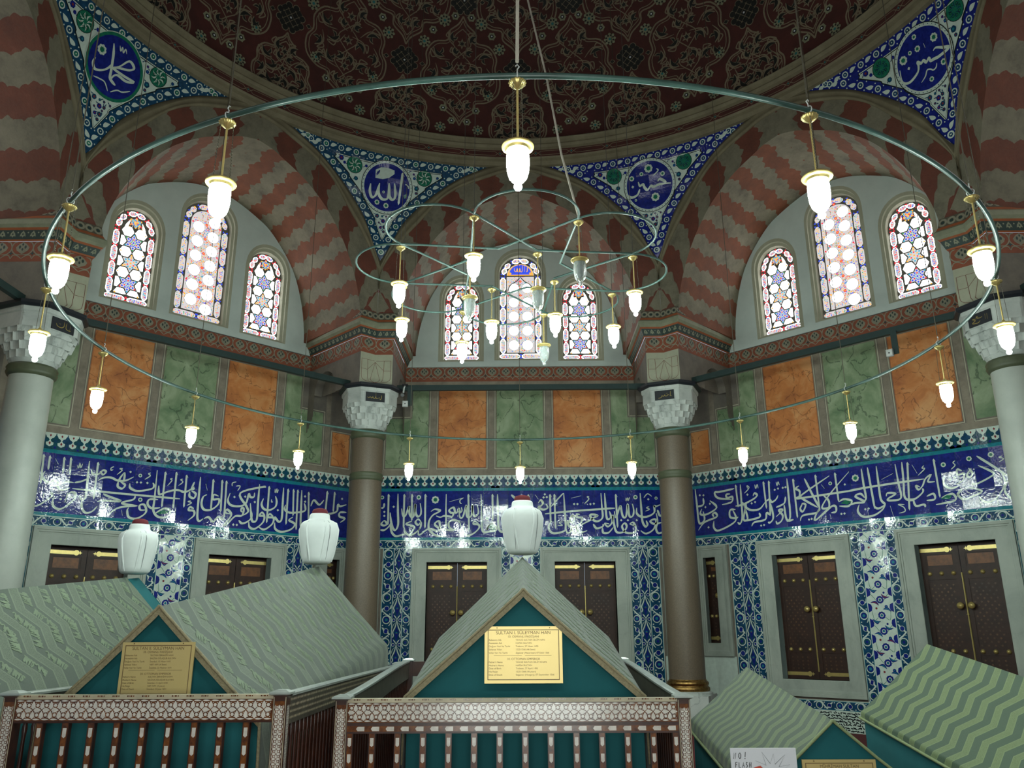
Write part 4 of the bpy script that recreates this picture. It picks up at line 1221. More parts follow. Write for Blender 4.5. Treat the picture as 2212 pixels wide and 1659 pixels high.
def pier_lines():
    mb = MB()
    for i in (1, 2):
        mp, L, H = strip_map(0, 5.85, 0, 6.445, i); D = Dec(mb, mp, .002)
    # the drawing runs across both front faces, a tulip-like figure on the middle edge
    for i, fl in ((1, 1), (2, 0)):
        mp, L, H = strip_map(0, 5.85, 0, 6.445, i); D = Dec(mb, mp, .002); X = lambda u: (L - u) if fl else u   # u from the middle edge
        w = .007
        D.stroke([(X(L - .03), .47), (X(L - .03), .16), (X(L - .06), .09), (X(L - .14), .06), (X(0), .06)], w, 0, 1, 4, 1)
        D.line((X(L - .03), .47), (X(.02), .47), w * .7, 0); D.line((X(L * .52), .47), (X(L * .48), .12), w, 0); D.line((X(L * .48), .12), (X(L * .40), .07), w, 0)
        D.line((X(0), .45), (X(L * .48), .29), w * .8, 0); D.line((X(0), .45), (X(L * .30), .10), w * .8, 0); D.line((X(L * .50), .28), (X(L - .03), .28), w * .7, 0)
        D.stroke([(X(L * .30), .12), (X(L * .2), .075), (X(0), .065)], w, 0, 1, 3, 1)
    return mb

def cornice_mesh():
    mb = MB()    # 0 red ochre 1 ornament grey 2 dark green 3 orange 4 cove
    prs = [(.0, 6.445, .0, 6.745, 0), (.012, 6.745, .03, 6.765, 3), (.03, 6.765, .075, 6.885, 2), (.075, 6.885, .10, 6.91, 3),
           (.10, 6.91, .135, 6.95, 4), (.135, 6.95, .13, 7.02, 4), (.13, 7.02, .10, 7.05, 4), (.10, 7.05, .075, 7.10, 3), (.075, 7.10, .05, 7.24, 5), (.05, 7.24, .0, 7.26, 5)]
    for p in prs: strip(mb, *p)
    for i in range(4):
        mp, L, H = strip_map(.002, 6.445, .002, 6.745, i); ochre_band(Dec(mb, mp, .0015), 0, L, 0, H, 0, 1, 2, .275 if L > 1 else .32, 0.2)
        mp, L, H = strip_map(.03, 6.765, .075, 6.885, i); D = Dec(mb, mp, .0015); n = max(2, round(L / .135)); p = L / n
        for k in range(n):
            c = (k + .5) * p; s = 1 if k % 2 else -1
            D.poly([(c - p * .30, H * .30), (c - p * .12, H * .36), (c, H * .2), (c + p * .12, H * .36), (c + p * .30, H * .30), (c + p * .22, H * .62), (c, H * .92), (c - p * .22, H * .62)], 6, 1); D.disc((c, H * .55), p * .09, 2, 2, 6)
            if k: D.disc((k * p, H * .72), p * .09, 6, 1, 5)
        mp, L, H = strip_map(.075, 7.10, .05, 7.24, i); D = Dec(mb, mp, .0015); n = max(2, round(L / .105)); p = L / n
        for k in range(n):
            c = (k + .5) * p; D.ring((c, H * .48), p * .26, p * .52, 7, 1, 10); D.disc((c, H * .48), p * .22, 2, 1, 6)
    return mb

def s_mold(z):
    P = MOLD_O
    if z >= P[0][1]: return 0.
    for (s0, z0), (s1, z1) in zip(P, P[1:]):
        if z >= z1: return s0 + (s1 - s0) * (z0 - z) / (z0 - z1)
    return P[-1][0]
def rho(z): return hypot(AI, s_mold(z)) - .005
def umax(z): return max(.001, (VA - math.atan2(s_mold(z), AI))) * rho(z)
def pmap(u, v, h):
    r = rho(v); return polar(VA + u / r, r - h, v)
ZP0, ZP1 = 8.33, 10.33

def pendentive(letters, blue):
    """tile triangle between two arches, with its lettered roundel. letters: key of ROUNDEL; blue: border tile index"""
    mb = MB(); D = Dec(mb, pmap, .0022); nz = 34
    zs = [ZP0 + (ZP1 - ZP0) * i / nz for i in range(nz + 1)]
    rows = [[pmap(umax(z) * (k / 12 - 1), z, 0) for k in range(25)] for z in zs]; uv = [[(umax(z) * (k / 12 - 1), z) for k in range(25)] for z in zs]
    mb.grid(rows, blue, uv)
    bw = .19
    # inner white triangle
    inner = []
    def edge_in(z, d): return umax(z) - d * sqrt(1 + ((umax(z + .02) - umax(z - .02)) / .04) ** 2)
    zi = [z for z in [ZP0 + .2 + i * .03 for i in range(60)] if z <= ZP1 - bw and edge_in(z, bw) > 0]
    rows, uv = [], []
    for z in zi:
        e = edge_in(z, bw); rows.append([pmap(e * (k / 10 - 1), z, .0022) for k in range(21)]); uv.append([(e * (k / 10 - 1), z) for k in range(21)])
    mb.grid(rows, WHI, uv)
    eL = [(-edge_in(z, bw), z) for z in zi]; eR = [(edge_in(z, bw), z) for z in zi]
    top = [(eL[-1][0] + (eR[-1][0] - eL[-1][0]) * k / 30, zi[-1]) for k in range(31)]
    for E in (eL, eR, top):
        D.stroke(E, .03, BLK, 2, 1, 1); D.stroke([(x * .985, z + .002) for x, z in E], .012, WHI, 3, 1, 1)
    # border: rosettes and white leaves in turn
    def border(P, off):
        L = [0.]
        for a, b in zip(P, P[1:]): L.append(L[-1] + hypot(b[0] - a[0], b[1] - a[1]))
        n = int(L[-1] / .145); Q = resample(P, n * 2 + 1)
        for k in range(n):
            a, m, b = Q[2 * k], Q[2 * k + 1], Q[2 * k + 2]; dx, dz = b[0] - a[0], b[1] - a[1]; l = hypot(dx, dz) or 1; nx, nz_ = -dz / l * off, dx / l * off
            c = (m[0] + nx, m[1] + nz_)
            if c[1] < ZP0 + .12 or abs(c[0]) > umax(c[1]) - .03: continue
            if k % 2 == 0:
                D.ring(c, .036, .054, WHI, 2, 12); D.disc(c, .030, GRN if k % 4 == 0 and blue == COB2 else COB2, 2, 8); D.disc(c, .012, WHI, 3, 5)
            else:
                D.leaf((c[0] - dx * .42 + nx * .2, c[1] - dz * .42 + nz_ * .2), (c[0] + dx * .42 - nx * .3, c[1] + dz * .42 - nz_ * .3), .034, WHI, 2, .1)
            for e in (-1, 1): D.disc((c[0] + dx * .5 + nx * .7 * e, c[1] + dz * .5 + nz_ * .7 * e), .012, WHI, 2, 5)
    zz = [ZP0 + .05 + i * .05 for i in range(40) if ZP0 + .05 + i * .05 < ZP1 - .02]
    border([(-umax(z), z) for z in zz], -bw * .5); border([(umax(z), z) for z in zz], bw * .5)
    border([(-umax(ZP1) * .97 + umax(ZP1) * 1.94 * k / 30, ZP1) for k in range(31)], -bw * .5)
    # flowers on the white ground
    rnd = random.Random(9); C = (0, 9.72); R = .45; pts = []
    greens = [(-.66, 10.0, .15), (.70, 10.0, .15)]
    for gx, gz, gr in greens:
        D.disc((gx, gz), gr, GRN, 3, 20, 2)
        for k in range(8):
            a = k * pi / 4; D.leaf((gx + gr * .2 * cos(a), gz + gr * .2 * sin(a)), (gx + gr * .85 * cos(a + .35), gz + gr * .85 * sin(a + .35)), .012, WHI if blue == COB2 else TEA, 4, .25, 4); D.ring((gx + gr * .55 * cos(a), gz + gr * .55 * sin(a)), .016, .024, BLK, 4, 6)
        D.ring((gx, gz), gr * .96, gr * 1.02, BLK, 4, 20)
    for _ in range(900):
        z = rnd.uniform(8.72, ZP1 - bw - .03); e = edge_in(z, bw) - .04
        if e < .02: continue
        u = rnd.uniform(-e, e); r = rnd.choice((.022, .03, .042, .05))
        if hypot(u - C[0], z - C[1]) < R + .055 + r or any(hypot(u - a, z - b) < c + r + .01 for a, b, c in greens) or abs(u) > e - r * .6: continue
        if any(hypot(u - a, z - b) < c + r + .006 for a, b, c in pts): continue
        pts.append((u, z, r))
    for u, z, r in pts:
        D.flower((u, z), r, rnd.choice((5, 7, 8)), rnd.choice((COB2, COB2, COB, COB2)), 3, .2, 3); D.disc((u, z), r * .4, rnd.choice((TUR, RED, COB, RED)), 4, 6)
        a = rnd.uniform(0, 6); D.leaf((u + r * cos(a), z + r * sin(a)), (u + (r + .045) * cos(a + .4), z + (r + .045) * sin(a + .4)), .008, COB2, 2.5, .2, 4)
    # roundel
    rim = GRN if letters == 'm' else WHI
    D.disc(C, R + .045, rim, 4, 40, 5); D.ring(C, R + .038, R + .05, WHI if letters == 'm' else BLK, 5, 40)
    if letters != 'm':
        for k in range(44): a = k * pi / 22; D.poly([(C[0] + (R + .02) * cos(a) + .010 * cos(a + q), C[1] + (R + .02) * sin(a) + .010 * sin(a + q)) for q in (0, pi / 2, pi, 1.5 * pi)], COB2, 5)
    D.disc(C, R - .008, COB, 5.5, 40, 6)
    LD = Dec(mb, lambda u, v, h: pmap(C[0] + u, C[1] + v, h), .0022)
    txt = ROUNDEL.get(letters)
    if txt:
        L2 = '\n'.join(l for l in txt.split('\n') if l[0] != 'P'); LD.text(L2, INK, GRN, 7)
        for l in txt.split('\n'):
            if l[0] == 'P': LD.poly([tuple(int(q) / 1000 for q in e.split(',')) for e in l.split(':')[1].split(' ')], WHI, 6.3)
    else:
        LD.stroke([(.25, .2), (.2, -.05), (0, -.15), (-.25, 0), (-.3, .2)], .035, INK, 7); LD.stroke([(.0, .3), (.02, -.1)], .035, INK, 7)
    return mb

# --- columns ---------------------------------------------------------------
CR = 7.22
def superq(a, h, k):
    """half-width of a chamfered square of half-size h along direction a; k = chamfer cut"""
    c, s = abs(cos(a)), abs(sin(a)); r = h / max(c, s); return min(r, (2 * h - k) / (c + s))
def column(ang, shaft, label, plaque, group=None):
    root = empty('stone_column', polar(ang, CR, 0), -ang); tag(root, label, 'column', group, 'thing')
    mb = MB(); mb.box(-.40, .40, -.40, .40, 0, .56); mb.lathe([(.40, .55), (.40, .60), (.34, .62)], 32); mb.build('plinth', [WMARBLE], root)
    mb = MB(); mb.lathe([(.335, .60), (.36, .63), (.36, .67), (.335, .69), (.33, .705), (.345, .72), (.345, .755), (.318, .775), (.305, .80)], 40); mb.build('bronze_ring', [BRONZE], root, True)
    mb = MB(); mb.lathe([(.302 - .03 * (k / 20) ** 1.4, .78 + 4.20 * k / 20) for k in range(21)], 40); mb.build('shaft', [shaft], root, True)
    mb = MB()
    if shaft is PORPH:
        m2 = MB(); m2.lathe([(.275, 4.14), (.30, 4.16), (.306, 4.20), (.29, 4.23), (.30, 4.25), (.29, 4.28), (.274, 4.29)], 40); m2.build('collar', [COLLAR], root, True)
    mb.lathe([(.27, 4.90), (.30, 4.92), (.318, 4.96), (.305, 4.99), (.318, 5.02), (.30, 5.055), (.27, 5.06)], 40); mb.build('collar', [COLLAR], root, True)
    mb = MB(); n = 96; rows = []
    # muqarnas bell: stepped tiers of little niches opening from a round neck to a chamfered square
    T = [(5.05, .27, 0, 0), (5.12, .30, .2, 0), (5.12, .315, .2, .05), (5.22, .335, .35, .05), (5.22, .36, .35, .09), (5.32, .385, .55, .09), (5.32, .41, .55, .10), (5.43, .43, .8, .10), (5.43, .445, .8, .07), (5.50, .455, 1, .05), (5.50, .455, 1, .0), (5.70, .455, 1, 0), (5.715, .475, 1, 0), (5.77, .48, 1, 0), (5.77, .0, 1, 0)]
    for i, (z, h, k, sc) in enumerate(T):
        row = []
        for j in range(n):
            a = 2 * pi * j / n; rr = h * (1 - k) + superq(a, h, h * .46) * k
            rr *= 1 - sc * (abs(sin(8 * a + (pi / 2 if (i // 2) % 2 else 0))) ** .6) * .9
            row.append((rr * cos(a), rr * sin(a), z + (sc * .5 * abs(sin(8 * a + (pi / 2 if (i // 2) % 2 else 0))) if i % 2 else 0)))
        rows.append(row)
    mb.grid(rows, 0, close=True); mb.build('muqarnas_capital', [WMARBLE], root)
    mb = MB(); rows = [[(superq(2 * pi * j / 32 + pi / 32, h, h * .46) * cos(2 * pi * j / 32 + pi / 32), superq(2 * pi * j / 32 + pi / 32, h, h * .46) * sin(2 * pi * j / 32 + pi / 32), z) for j in range(32)] for h, z in ((.0, 5.77), (.50, 5.77), (.53, 5.80), (.53, 5.845), (.0, 5.846))]
    mb.grid(rows, 0, close=True); mb.build('abacus', [BLACKPL], root)
    if plaque:
        mb = MB(); mb.box(-.172, .172, -.472, -.458, 5.515, 5.685, 0)
        D = Dec(mb, lambda u, v, h: (u, -.472 - h, 5.60 + v), .0015)
        for st in PLAQUE_TXT[plaque]: D.stroke([(x * .15, y * .075) for x, y in st], .0105, 1, 1, 4)
        mb.build('name_plaque', [BLACKPL, GOLDINK], root, label='black plaque with gilt writing')
    return root
PLAQUE_TXT = {
 1: [[(.75, .55), (.72, -.2), (.62, -.55), (.52, -.3)], [(.55, .0), (.3, -.3), (.1, -.35), (.05, .1), (-.05, -.35), (-.25, -.3), (-.3, .0), (-.45, -.35), (-.6, -.1), (-.85, -.35), (-.95, -.05)], [(.05, .95), (.05, .1)]],
 2: [[(.75, .8), (.72, -.3), (.85, -.35)], [(.6, -.3), (.45, .0), (.3, -.3), (.1, -.3), (.05, .0), (-.08, -.3), (-.2, -.3), (-.28, .0)], [(-.28, -.1), (-.4, -.55), (-.75, -.7)], [(.4, .3), (.2, .35)]],
 3: [[(.7, .6), (.68, -.5)], [(.3, .7), (.28, -.35), (.6, -.6), (.8, -.5)], [(.05, .75), (.05, -.1), (-.2, -.5), (-.6, -.4), (-.75, .05)], [(-.3, .1), (-.45, .15)]],
 4: [[(.8, .5), (.78, -.6)], [(.6, .5), (.58, -.5)], [(.3, .2), (.0, .1), (-.3, .45), (-.1, .5)], [(-.1, .1), (-.7, .25), (-.4, -.1), (-.75, -.5), (-.2, -.7), (.05, -.4)]]}

# --- dome and its ring ------------------------------------------------------
DZ, DR = 10.80, 6.35
def ring_mesh():
    mb = MB(); n = 160
    def rv(P, mi): 
        rows = [[polar(2 * pi * k / n, r, z) for k in range(n)] for r, z in P]; mb.grid(rows, mi, close=True)
    rv([(6.45, 10.31), (6.33, 10.33), (6.30, 10.40), (6.24, 10.42), (6.22, 10.455)], 0)
    rv([(6.22, 10.455), (6.22, 10.60)], 1)
    rv([(6.22, 10.60), (6.16, 10.62), (6.12, 10.66), (6.13, 10.69), (6.08, 10.72), (6.06, 10.76), (6.08, 10.785), (6.30, 10.80), (6.36, 10.82)], 2)
    mp = lambda u, v, h: polar(u / 6.22, 6.22 - h, 10.455 + v); D = Dec(mb, mp, .002); L = 2 * pi * 6.22; N = 56; p = L / N
    for k in range(N):
        c = k * p
        D.stroke([(c - p * .36, .115), (c + p * .36, .115)], .010, 3, 1, 3, 1); D.stroke([(c - p * .36, .03), (c + p * .36, .03)], .010, 3, 1, 3, 1)
        for s in (-1, 1):
            D.line((c + s * p * .36, .115), (c + s * p * .5 , .035), .010, 3); D.line((c + s * p * .36, .03), (c + s * p * .5, .11), .010, 3)
        e = c + p * .5; D.poly([(e, .02), (e + .05, .0725), (e, .125), (e - .05, .0725)], 3, 1); D.poly([(e, .032), (e + .04, .0725), (e, .113), (e - .04, .0725)], 1, 2); D.disc((e, .0725), .018, 4, 3, 8)
    return mb

def dome_mesh():
    mb = MB(); n = 128; m = 40
    els = [pi / 2 * k / m for k in range(m)]
    mb.grid([[polar(2 * pi * j / n, DR * cos(e), DZ + DR * sin(e)) for j in range(n)] for e in els] + [[polar(0, 0.001, DZ + DR)] * n], 0, close=True)
    return mb

def dome_ornament():
    """raised stucco tracery: knots, lobed medallions, rosettes, each with small crystals"""
    mb = MB(); LN, BK, RO, CR_, TD, GR = range(6)
    P1 = 2 * pi / 17
    def motif(az, el):
        c = cos(el)
        def mp(u, v, h): 
            e = el + v / DR; return polar(az + u / (DR * max(.3, cos(e))), (DR - h) * cos(e), DZ + (DR - h) * sin(e))
        return Dec(mb, mp, .004)
    def rosette(az, el, r=.13, dot=TD):
        D = motif(az, el); D.flower((0, 0), r, 8, RO, 2, .3, 4)
        for k in range(8): D.disc((r * .58 * cos(k * pi / 4 + .4), r * .58 * sin(k * pi / 4 + .4)), r * .16, BK, 3, 6)
        D.disc((0, 0), r * .22, dot, 3, 8)
    def small(az, el):
        D = motif(az, el); D.flower((0, 0), .085, 6, RO, 2, .35, 3); D.disc((0, 0), .04, BK, 3, 8); D.disc((0, 0), .018, CR_, 4, 6)
    def knot(az, el):
        D = motif(az, el); s = .098
        for i in range(-2, 3):
            for j in range(-2, 3):
                if abs(i) == 2 and abs(j) == 2: continue
                x, y = (i - j) * s * .72, (i + j) * s * .72
                if abs(i) == 2 or abs(j) == 2:
                    if (i + j) % 2 and abs(i) + abs(j) == 3: 
                        D.disc((x, y), s * .70, LN, 1, 10); D.disc((x, y), s * .58, BK, 2, 10); continue
                    if abs(i) + abs(j) == 2: pass
                q = s * .72
                D.poly([(x, y - q), (x + q, y), (x, y + q), (x - q, y)], LN, 1); q *= .91
                D.poly([(x, y - q), (x + q, y), (x, y + q), (x - q, y)], BK, 2)
        D.disc((0, 0), .02, CR_, 4, 6)
        for e in (-1, 1):
            D.poly([(e * .42, 0), (e * .36, .05), (e * .30, 0), (e * .36, -.05)], LN, 1); D.poly([(e * .405, 0), (e * .36, .036), (e * .315, 0), (e * .36, -.036)], BK, 2)
    def medallion(az, el, k=1.0):
        D = motif(az, el); w = .88 * k; h = 1.12 * k
        out = [(0, 1), (.10, .86), (.30, .72), (.33, .56), (.62, .50), (.80, .30), (.78, .08), (.90, -.10), (.86, -.36), (.62, -.52), (.36, -.56), (.32, -.72), (.10, -.86), (0, -1)]
        for s in (-1, 1):
            D.stroke([(s * x * w, y * h) for x, y in out], .030, LN, 1, 4, 1)
            D.stroke([(s * x * w * .92, y * h * .92) for x, y in out], .016, LN, 1, 4, 1)
            # curling stems and split leaves
            for (x, y), a, l in (((.22, .60), 1.2, .30), ((.50, .30), .4, .38), ((.28, .08), -.6, .36), ((.62, -.06), -1.4, .34), ((.34, -.30), .7, .36), ((.16, -.62), 1.3, .26), ((.60, -.34), 2.4, .26), ((.14, .36), .9, .24), ((.10, -.20), -.9, .28)):
                x0, y0 = s * x * w, y * h; ex, ey = cos(a) * s, sin(a)
                D.stroke([(x0 - ex * l * .6, y0 - ey * l * .6), (x0 - ey * l * .25, y0 + ex * l * .25), (x0 + ex * l * .5, y0 + ey * l * .5), (x0 + ex * l * .3 - ey * l * .35, y0 + ey * l * .3 + ex * l * .35), (x0 + ex * l * .05 - ey * l * .2, y0 + ey * l * .05 + ex * l * .2)], .022, LN, 1.2, 4)
                D.leaf((x0 - ex * l * .3, y0 - ey * l * .3), (x0 + ex * l * .45 + ey * .06, y0 + ey * l * .45 - ex * .06), .050, LN, 1.4, .2); D.leaf((x0 - ex * l * .24, y0 - ey * l * .24), (x0 + ex * l * .38 + ey * .06, y0 + ey * l * .38 - ex * .06), .032, BK, 2.2, .2)
                D.leaf((x0, y0), (x0 + ey * l * .4, y0 - ex * l * .4), .034, LN, 1.4, -.2); D.leaf((x0, y0), (x0 + ey * l * .34, y0 - ex * l * .34), .02, BK, 2.2, -.2)
            D.stroke([(0, .78 * h), (s * .16 * w, .66 * h), (s * .20 * w, .50 * h), (0, .34 * h), (s * -.22 * w, .14 * h), (0, -.08 * h), (s * .24 * w, -.3 * h), (0, -.52 * h), (s * -.14 * w, -.68 * h), (0, -.84 * h)], .018, LN, 1.2, 4, 1)
        for y in (.52, .10, -.36, -.64):
            D.star((0, y * h), .05, .11, 6, LN, 2, pi / 2); D.star((0, y * h), .026, .06, 6, BK, 3, pi / 2)
    for k in range(-5, 6):
        a = k * P1; b = (k + .5) * P1; R_ = radians
        knot(a, R_(14.2)); knot(b, R_(26.4)); medallion(b, R_(13.6)); medallion(a, R_(27.2)); medallion(a, R_(4.3), .72)
        medallion(b, R_(39), .72)
        for s in (-1, 1):
            rosette(a + s * R_(7.0), R_(22.6)); rosette(a + s * R_(3.4), R_(18.3), .125); rosette(a + s * R_(7.2), R_(2.8), .115); rosette(a + s * R_(5.4), R_(9.6), .11)
            small(a + s * R_(4.9), R_(20.6)); small(a + s * R_(8.3), R_(19.3)) if False else None; small(a + s * R_(9.2), R_(4.3)); small(a + s * R_(7.6), R_(6.6))
            rosette(a + s * R_(6.8), R_(33), .12); small(a + s * R_(9.0), R_(23.6))
    return mb
# ------------------------------------------------------------------ hanging lamps
def lamp_proto(lit, hook):
    """origin on the ring pipe the lamp hangs from; about 0.66 m long"""
    r = empty('pendant_lamp')
    mb = MB(); fl = lambda a, z: 1 + .06 * cos(14 * a)
    mb.lathe([(.004, -.019), (.010, -.0295), (.03, -.030), (.045, -.04), (.045, -.048), (.030, -.062), (.016, -.075), (.007, -.08)], 42, mod=fl)
    mb.build('brass_rosette', [BRASS], r, True)
    if hook:
        mb = MB(); mb.tube([(0, .0235 * cos(2 * pi * k / 20), .0235 * sin(2 * pi * k / 20)) for k in range(20)], .0035, 6, close=True); mb.tube([(0, 0, .025), (0, 0, .04), (.010, 0, .055), (0, 0, .070), (-.008, 0, .060)], .0035, 6); mb.build('hook', [CCTVW], r, True)
    mb = MB(); mb.tube([(0, 0, -.06), (0, 0, -.40)], .0062, 8); mb.build('rod', [BRASS], r, True)
    for s in (0, 1):
        mb = MB(); n = 40; a = .9 + s * pi
        for k in range(n):
            z = -.05 - .36 * k / n; w = .034 + .010 * k / n
            mb.tube([(w * cos(a), w * sin(a), z), (w * cos(a) + (.003 if k % 2 else -.003), w * sin(a), z - .36 / n)], .0022, 4, cap=False)
        mb.build('chain', [CHAIN], r)
    mb = MB(); mb.lathe([(.005, -.375), (.014, -.385), (.016, -.395), (.03, -.40), (.05, -.408), (.078, -.416), (.083, -.424), (.081, -.430), (.070, -.434), (.060, -.438), (.0595, -.45), (.057, -.45)], 40)
    cap = mb.build('brass_cap', [BRASS], r, True)
    J = [(.050, -.434), (.0555, -.46), (.058, -.49), (.058, -.53), (.054, -.57), (.045, -.602), (.030, -.622), (.017, -.632)]
    B = [(.015, -.636), (.020, -.646), (.021, -.655), (.016, -.667), (.006, -.673), (.0005, -.674)]
    if lit:
        mb = MB(); mb.lathe(J + B, 28); mb.build('glass_jar', [LAMPGLOW], r, True)
    else:
        mb = MB(); mb.lathe(J + B, 28); mb.build('glass_jar', [JARGLASS], r, True)
        mb = MB(); mb.lathe([(.018, -.43), (.018, -.46), (.034, -.475), (.036, -.50), (.036, -.55), (.028, -.585), (.012, -.60), (.0005, -.602)], 20); mb.build('bulb', [BULB], r, True)
    return r

ORD = ['nearest', 'second', 'third', 'fourth', 'fifth', 'sixth', 'seventh']
RING_R, RING_Z = 4.24, 4.344
def chandeliers():
    mb = MB(); n = 192
    mb.tube([polar(2 * pi * k / n, RING_R, RING_Z) for k in range(n)], .0165, 10, close=True)
    ring = mb.build('lamp_ring', [IRON], None, True); tag(ring, 'great green painted iron hoop carrying sixteen lit lamps', 'chandelier')
    lit = lamp_proto(True, True); lit2 = lamp_proto(True, False); dark = lamp_proto(False, False)
    G = 'lit lamps on the great hoop'
    def put(p, root, first, label, group, rz=0, at=0):
        o = root if first else copy_tree(root); o.location = p; o.rotation_euler = (0, 0, rz); tag(o, label, 'lamp', group); return o
    names = {0: 'lit glass lamp on the great hoop, far side, straight before the back wall'}
    side = {1: 'right', -1: 'left'}
    what = {1: 'second lit lamp of the great hoop to the %s of the farthest one, beside the column', 2: 'lit lamp of the great hoop on its far %s, before the angled wall', 3: 'lit lamp of the great hoop hanging before the %s green marbled panels', 4: 'lit lamp of the great hoop before the orange panel next to the %s pale column',
            5: 'lit lamp of the great hoop in front of the %s pale capital', 6: 'lit lamp hanging at the outermost %s bend of the great hoop', 7: 'big lit lamp of the great hoop beside the %s lunette windows'}
    what[1] = 'lit lamp of the great hoop next to the farthest lamp, on its %s'
    put(polar(0, RING_R, RING_Z), lit, True, names[0], G)
    for k in range(1, 8):
        for s in (1, -1): put(polar(s * k * pi / 8, RING_R, RING_Z), lit, False, what[k] % side[s], G, -s * k * pi / 8)
    put(polar(pi, RING_R, RING_Z), lit, False, 'largest looking lit lamp, nearest one of the great hoop, under the dome edge', G)
    # inner frame: eight lobes round an eight-pointed star of pipes
    C = Vector((-.055, 0, 5.20)); R1, R2 = 1.25, .50; A0 = radians(16)
    N1 = [C + polar(A0 + k * TH, R1, 0) for k in range(8)]; N2 = [C + polar(A0 + k * TH, R2, 0) for k in range(8)]
    root = empty('star_chandelier', (0, 0, 0)); tag(root, 'small green pipe chandelier of eight lobes and a star, inside the great hoop', 'chandelier')
    mb = MB()
    for k in range(8):
        a, b = N1[k], N1[(k + 1) % 8]; m = (a + b) / 2; d = (m - C).normalized(); h = (b - a).length / 2; t = (b - a).normalized()
        mb.tube([m - t * h * cos(q) + d * h * .98 * sin(q) for q in [pi * i / 18 for i in range(19)]], .011, 8)
    mb.build('lobe_pipe', [IRON], root, True)
    mb = MB()
    for k in range(8):
        for e in (-1, 1): mb.tube([N2[k], N1[(k + e) % 8]], .011, 8)
    mb.build('star_pipe', [IRON], root, True)
    G2 = 'lamps on the star chandelier'
    pos = {0: ('unlit clear glass lamp of the star chandelier, lowest and farthest, near its middle', 0), 1: ('lit lamp of the star chandelier on its far right, by the right window', 1), 2: ('lit lamp of the star chandelier at its right tip', 1), 3: ('unlit clear glass lamp of the star chandelier nearest to us, under the beige cord', 0),
           4: ('lit lamp of the star chandelier nearest to us on the left', 1), 5: ('lit lamp of the star chandelier at its left tip', 1), 6: ('lit lamp of the star chandelier on its far left, by the left pier', 1), 7: ('lit lamp of the star chandelier hanging before the foot of the left stained window', 1)}
    for k in range(8):
        lab, on = pos[k]
        put(N1[k], lit2 if on else dark, k in (0, 1), lab, G2, k)
    inn = {1: ('lit lamp within the star chandelier, right of the middle window', 1), 3: ('unlit clear glass lamp within the star chandelier, before the middle window', 0), 5: ('unlit clear glass lamp within the star chandelier, before the left stained window', 0), 7: ('lit lamp within the star chandelier, left of the middle window', 1)}
    for k, (lab, on) in inn.items(): put(N2[k], lit2 if on else dark, False, lab, G2, k)
    # suspension: straight cables up to the dome
    def cable(name, pts, r, m, label, group=None):
        b = MB(); b.tube(pts, r, 6); o = b.build(name, [m], None, True); tag(o, label, 'cable', group); return o
    def domez(p): return DZ + sqrt(max(.1, DR * DR - p.x * p.x - p.y * p.y)) - .02
    for k in range(16):
        if k == 8: continue
        p = polar(k * pi / 8, RING_R, RING_Z + .085); cable('suspension_cable', [p, Vector((p.x, p.y, domez(p)))], .0042, CHAIN, 'thin dark cable running from the great hoop straight up to the dome', 'cables of the great hoop')
    p = polar(pi, RING_R, RING_Z + .085); cable('suspension_cable', [p, p + Vector((.005, 0, .5)), Vector((p.x - .004, p.y, domez(p)))], .0095, CORD, 'white cable rising from the nearest lamp of the great hoop')
    for k in range(8):
        p = N1[k] + Vector((0, 0, .03))
        if k == 3: continue
        cable('suspension_cable', [p, Vector((p.x, p.y, domez(p)))], .003, WIRE, 'hair thin wire rising from the star chandelier to the dome', 'wires of the star chandelier')
    q = N1[3] + Vector((0, 0, .03)); e = Vector((.126, -.14, 8.5))
    d = (e - q); cable('power_cord', [q, q + d * .25 + Vector((-.02, 0, -.03)), q + d * .6 + Vector((.01, 0, -.02)), e, q + d * 3.2], .0105, CORD, 'beige cord slanting from the top of the dome down to the star chandelier')
# ------------------------------------------------------------------ tombs, railings, turbans, notices
def lerp(a, b, t): return a + (b - a) * t

def word(D, ox, oz, s, mi, seed, rot=0.0, ex=None):
    """one woven word: uprights, bowls and a long return stroke; ox, oz lower corner, s height"""
    W = [[(.0, .05), (.12, .0), (.22, .12), (.24, .9)], [(.36, .85), (.34, .1), (.44, .0), (.52, .15), (.55, .75)], [(.66, .95), (.64, .05)], [(.78, .4), (.70, .2), (.82, .05), (.95, .2), (.90, .42), (.80, .36)], [(1.0, .95), (1.02, .12), (1.12, .02), (1.22, .2)], [(1.30, .9), (1.30, .1)],
         [(1.42, .95), (1.55, .5), (1.40, .12), (1.60, .05), (1.72, .3)], [(.1, .62), (.42, .5), (.8, .62)]]
    V = [[(.0, .3), (.15, .05), (.4, .1), (.5, .5), (.42, .55)], [(.62, .95), (.62, .1)], [(.78, .9), (.78, .12), (.95, .05), (1.0, .4)], [(1.12, .55), (1.05, .25), (1.25, .15), (1.3, .5), (1.15, .6)], [(1.42, .95), (1.42, .05)], [(1.55, .95), (1.56, .05)], [(1.68, .95), (1.70, .05)], [(1.35, .5), (1.55, .42), (1.8, .5)]]
    for st in (W if seed % 2 else V):
        P = []
        for x, y in st:
            X, Y = x * s * .62, y * s; P.append((ox + X * cos(rot) - Y * sin(rot), oz + X * sin(rot) + Y * cos(rot)))
        if all(ex[0] < b < ex[1] and ex[2] < a < ex[3] for a, b in P): D.stroke(P, s * .13, mi, 1, 3, .5)

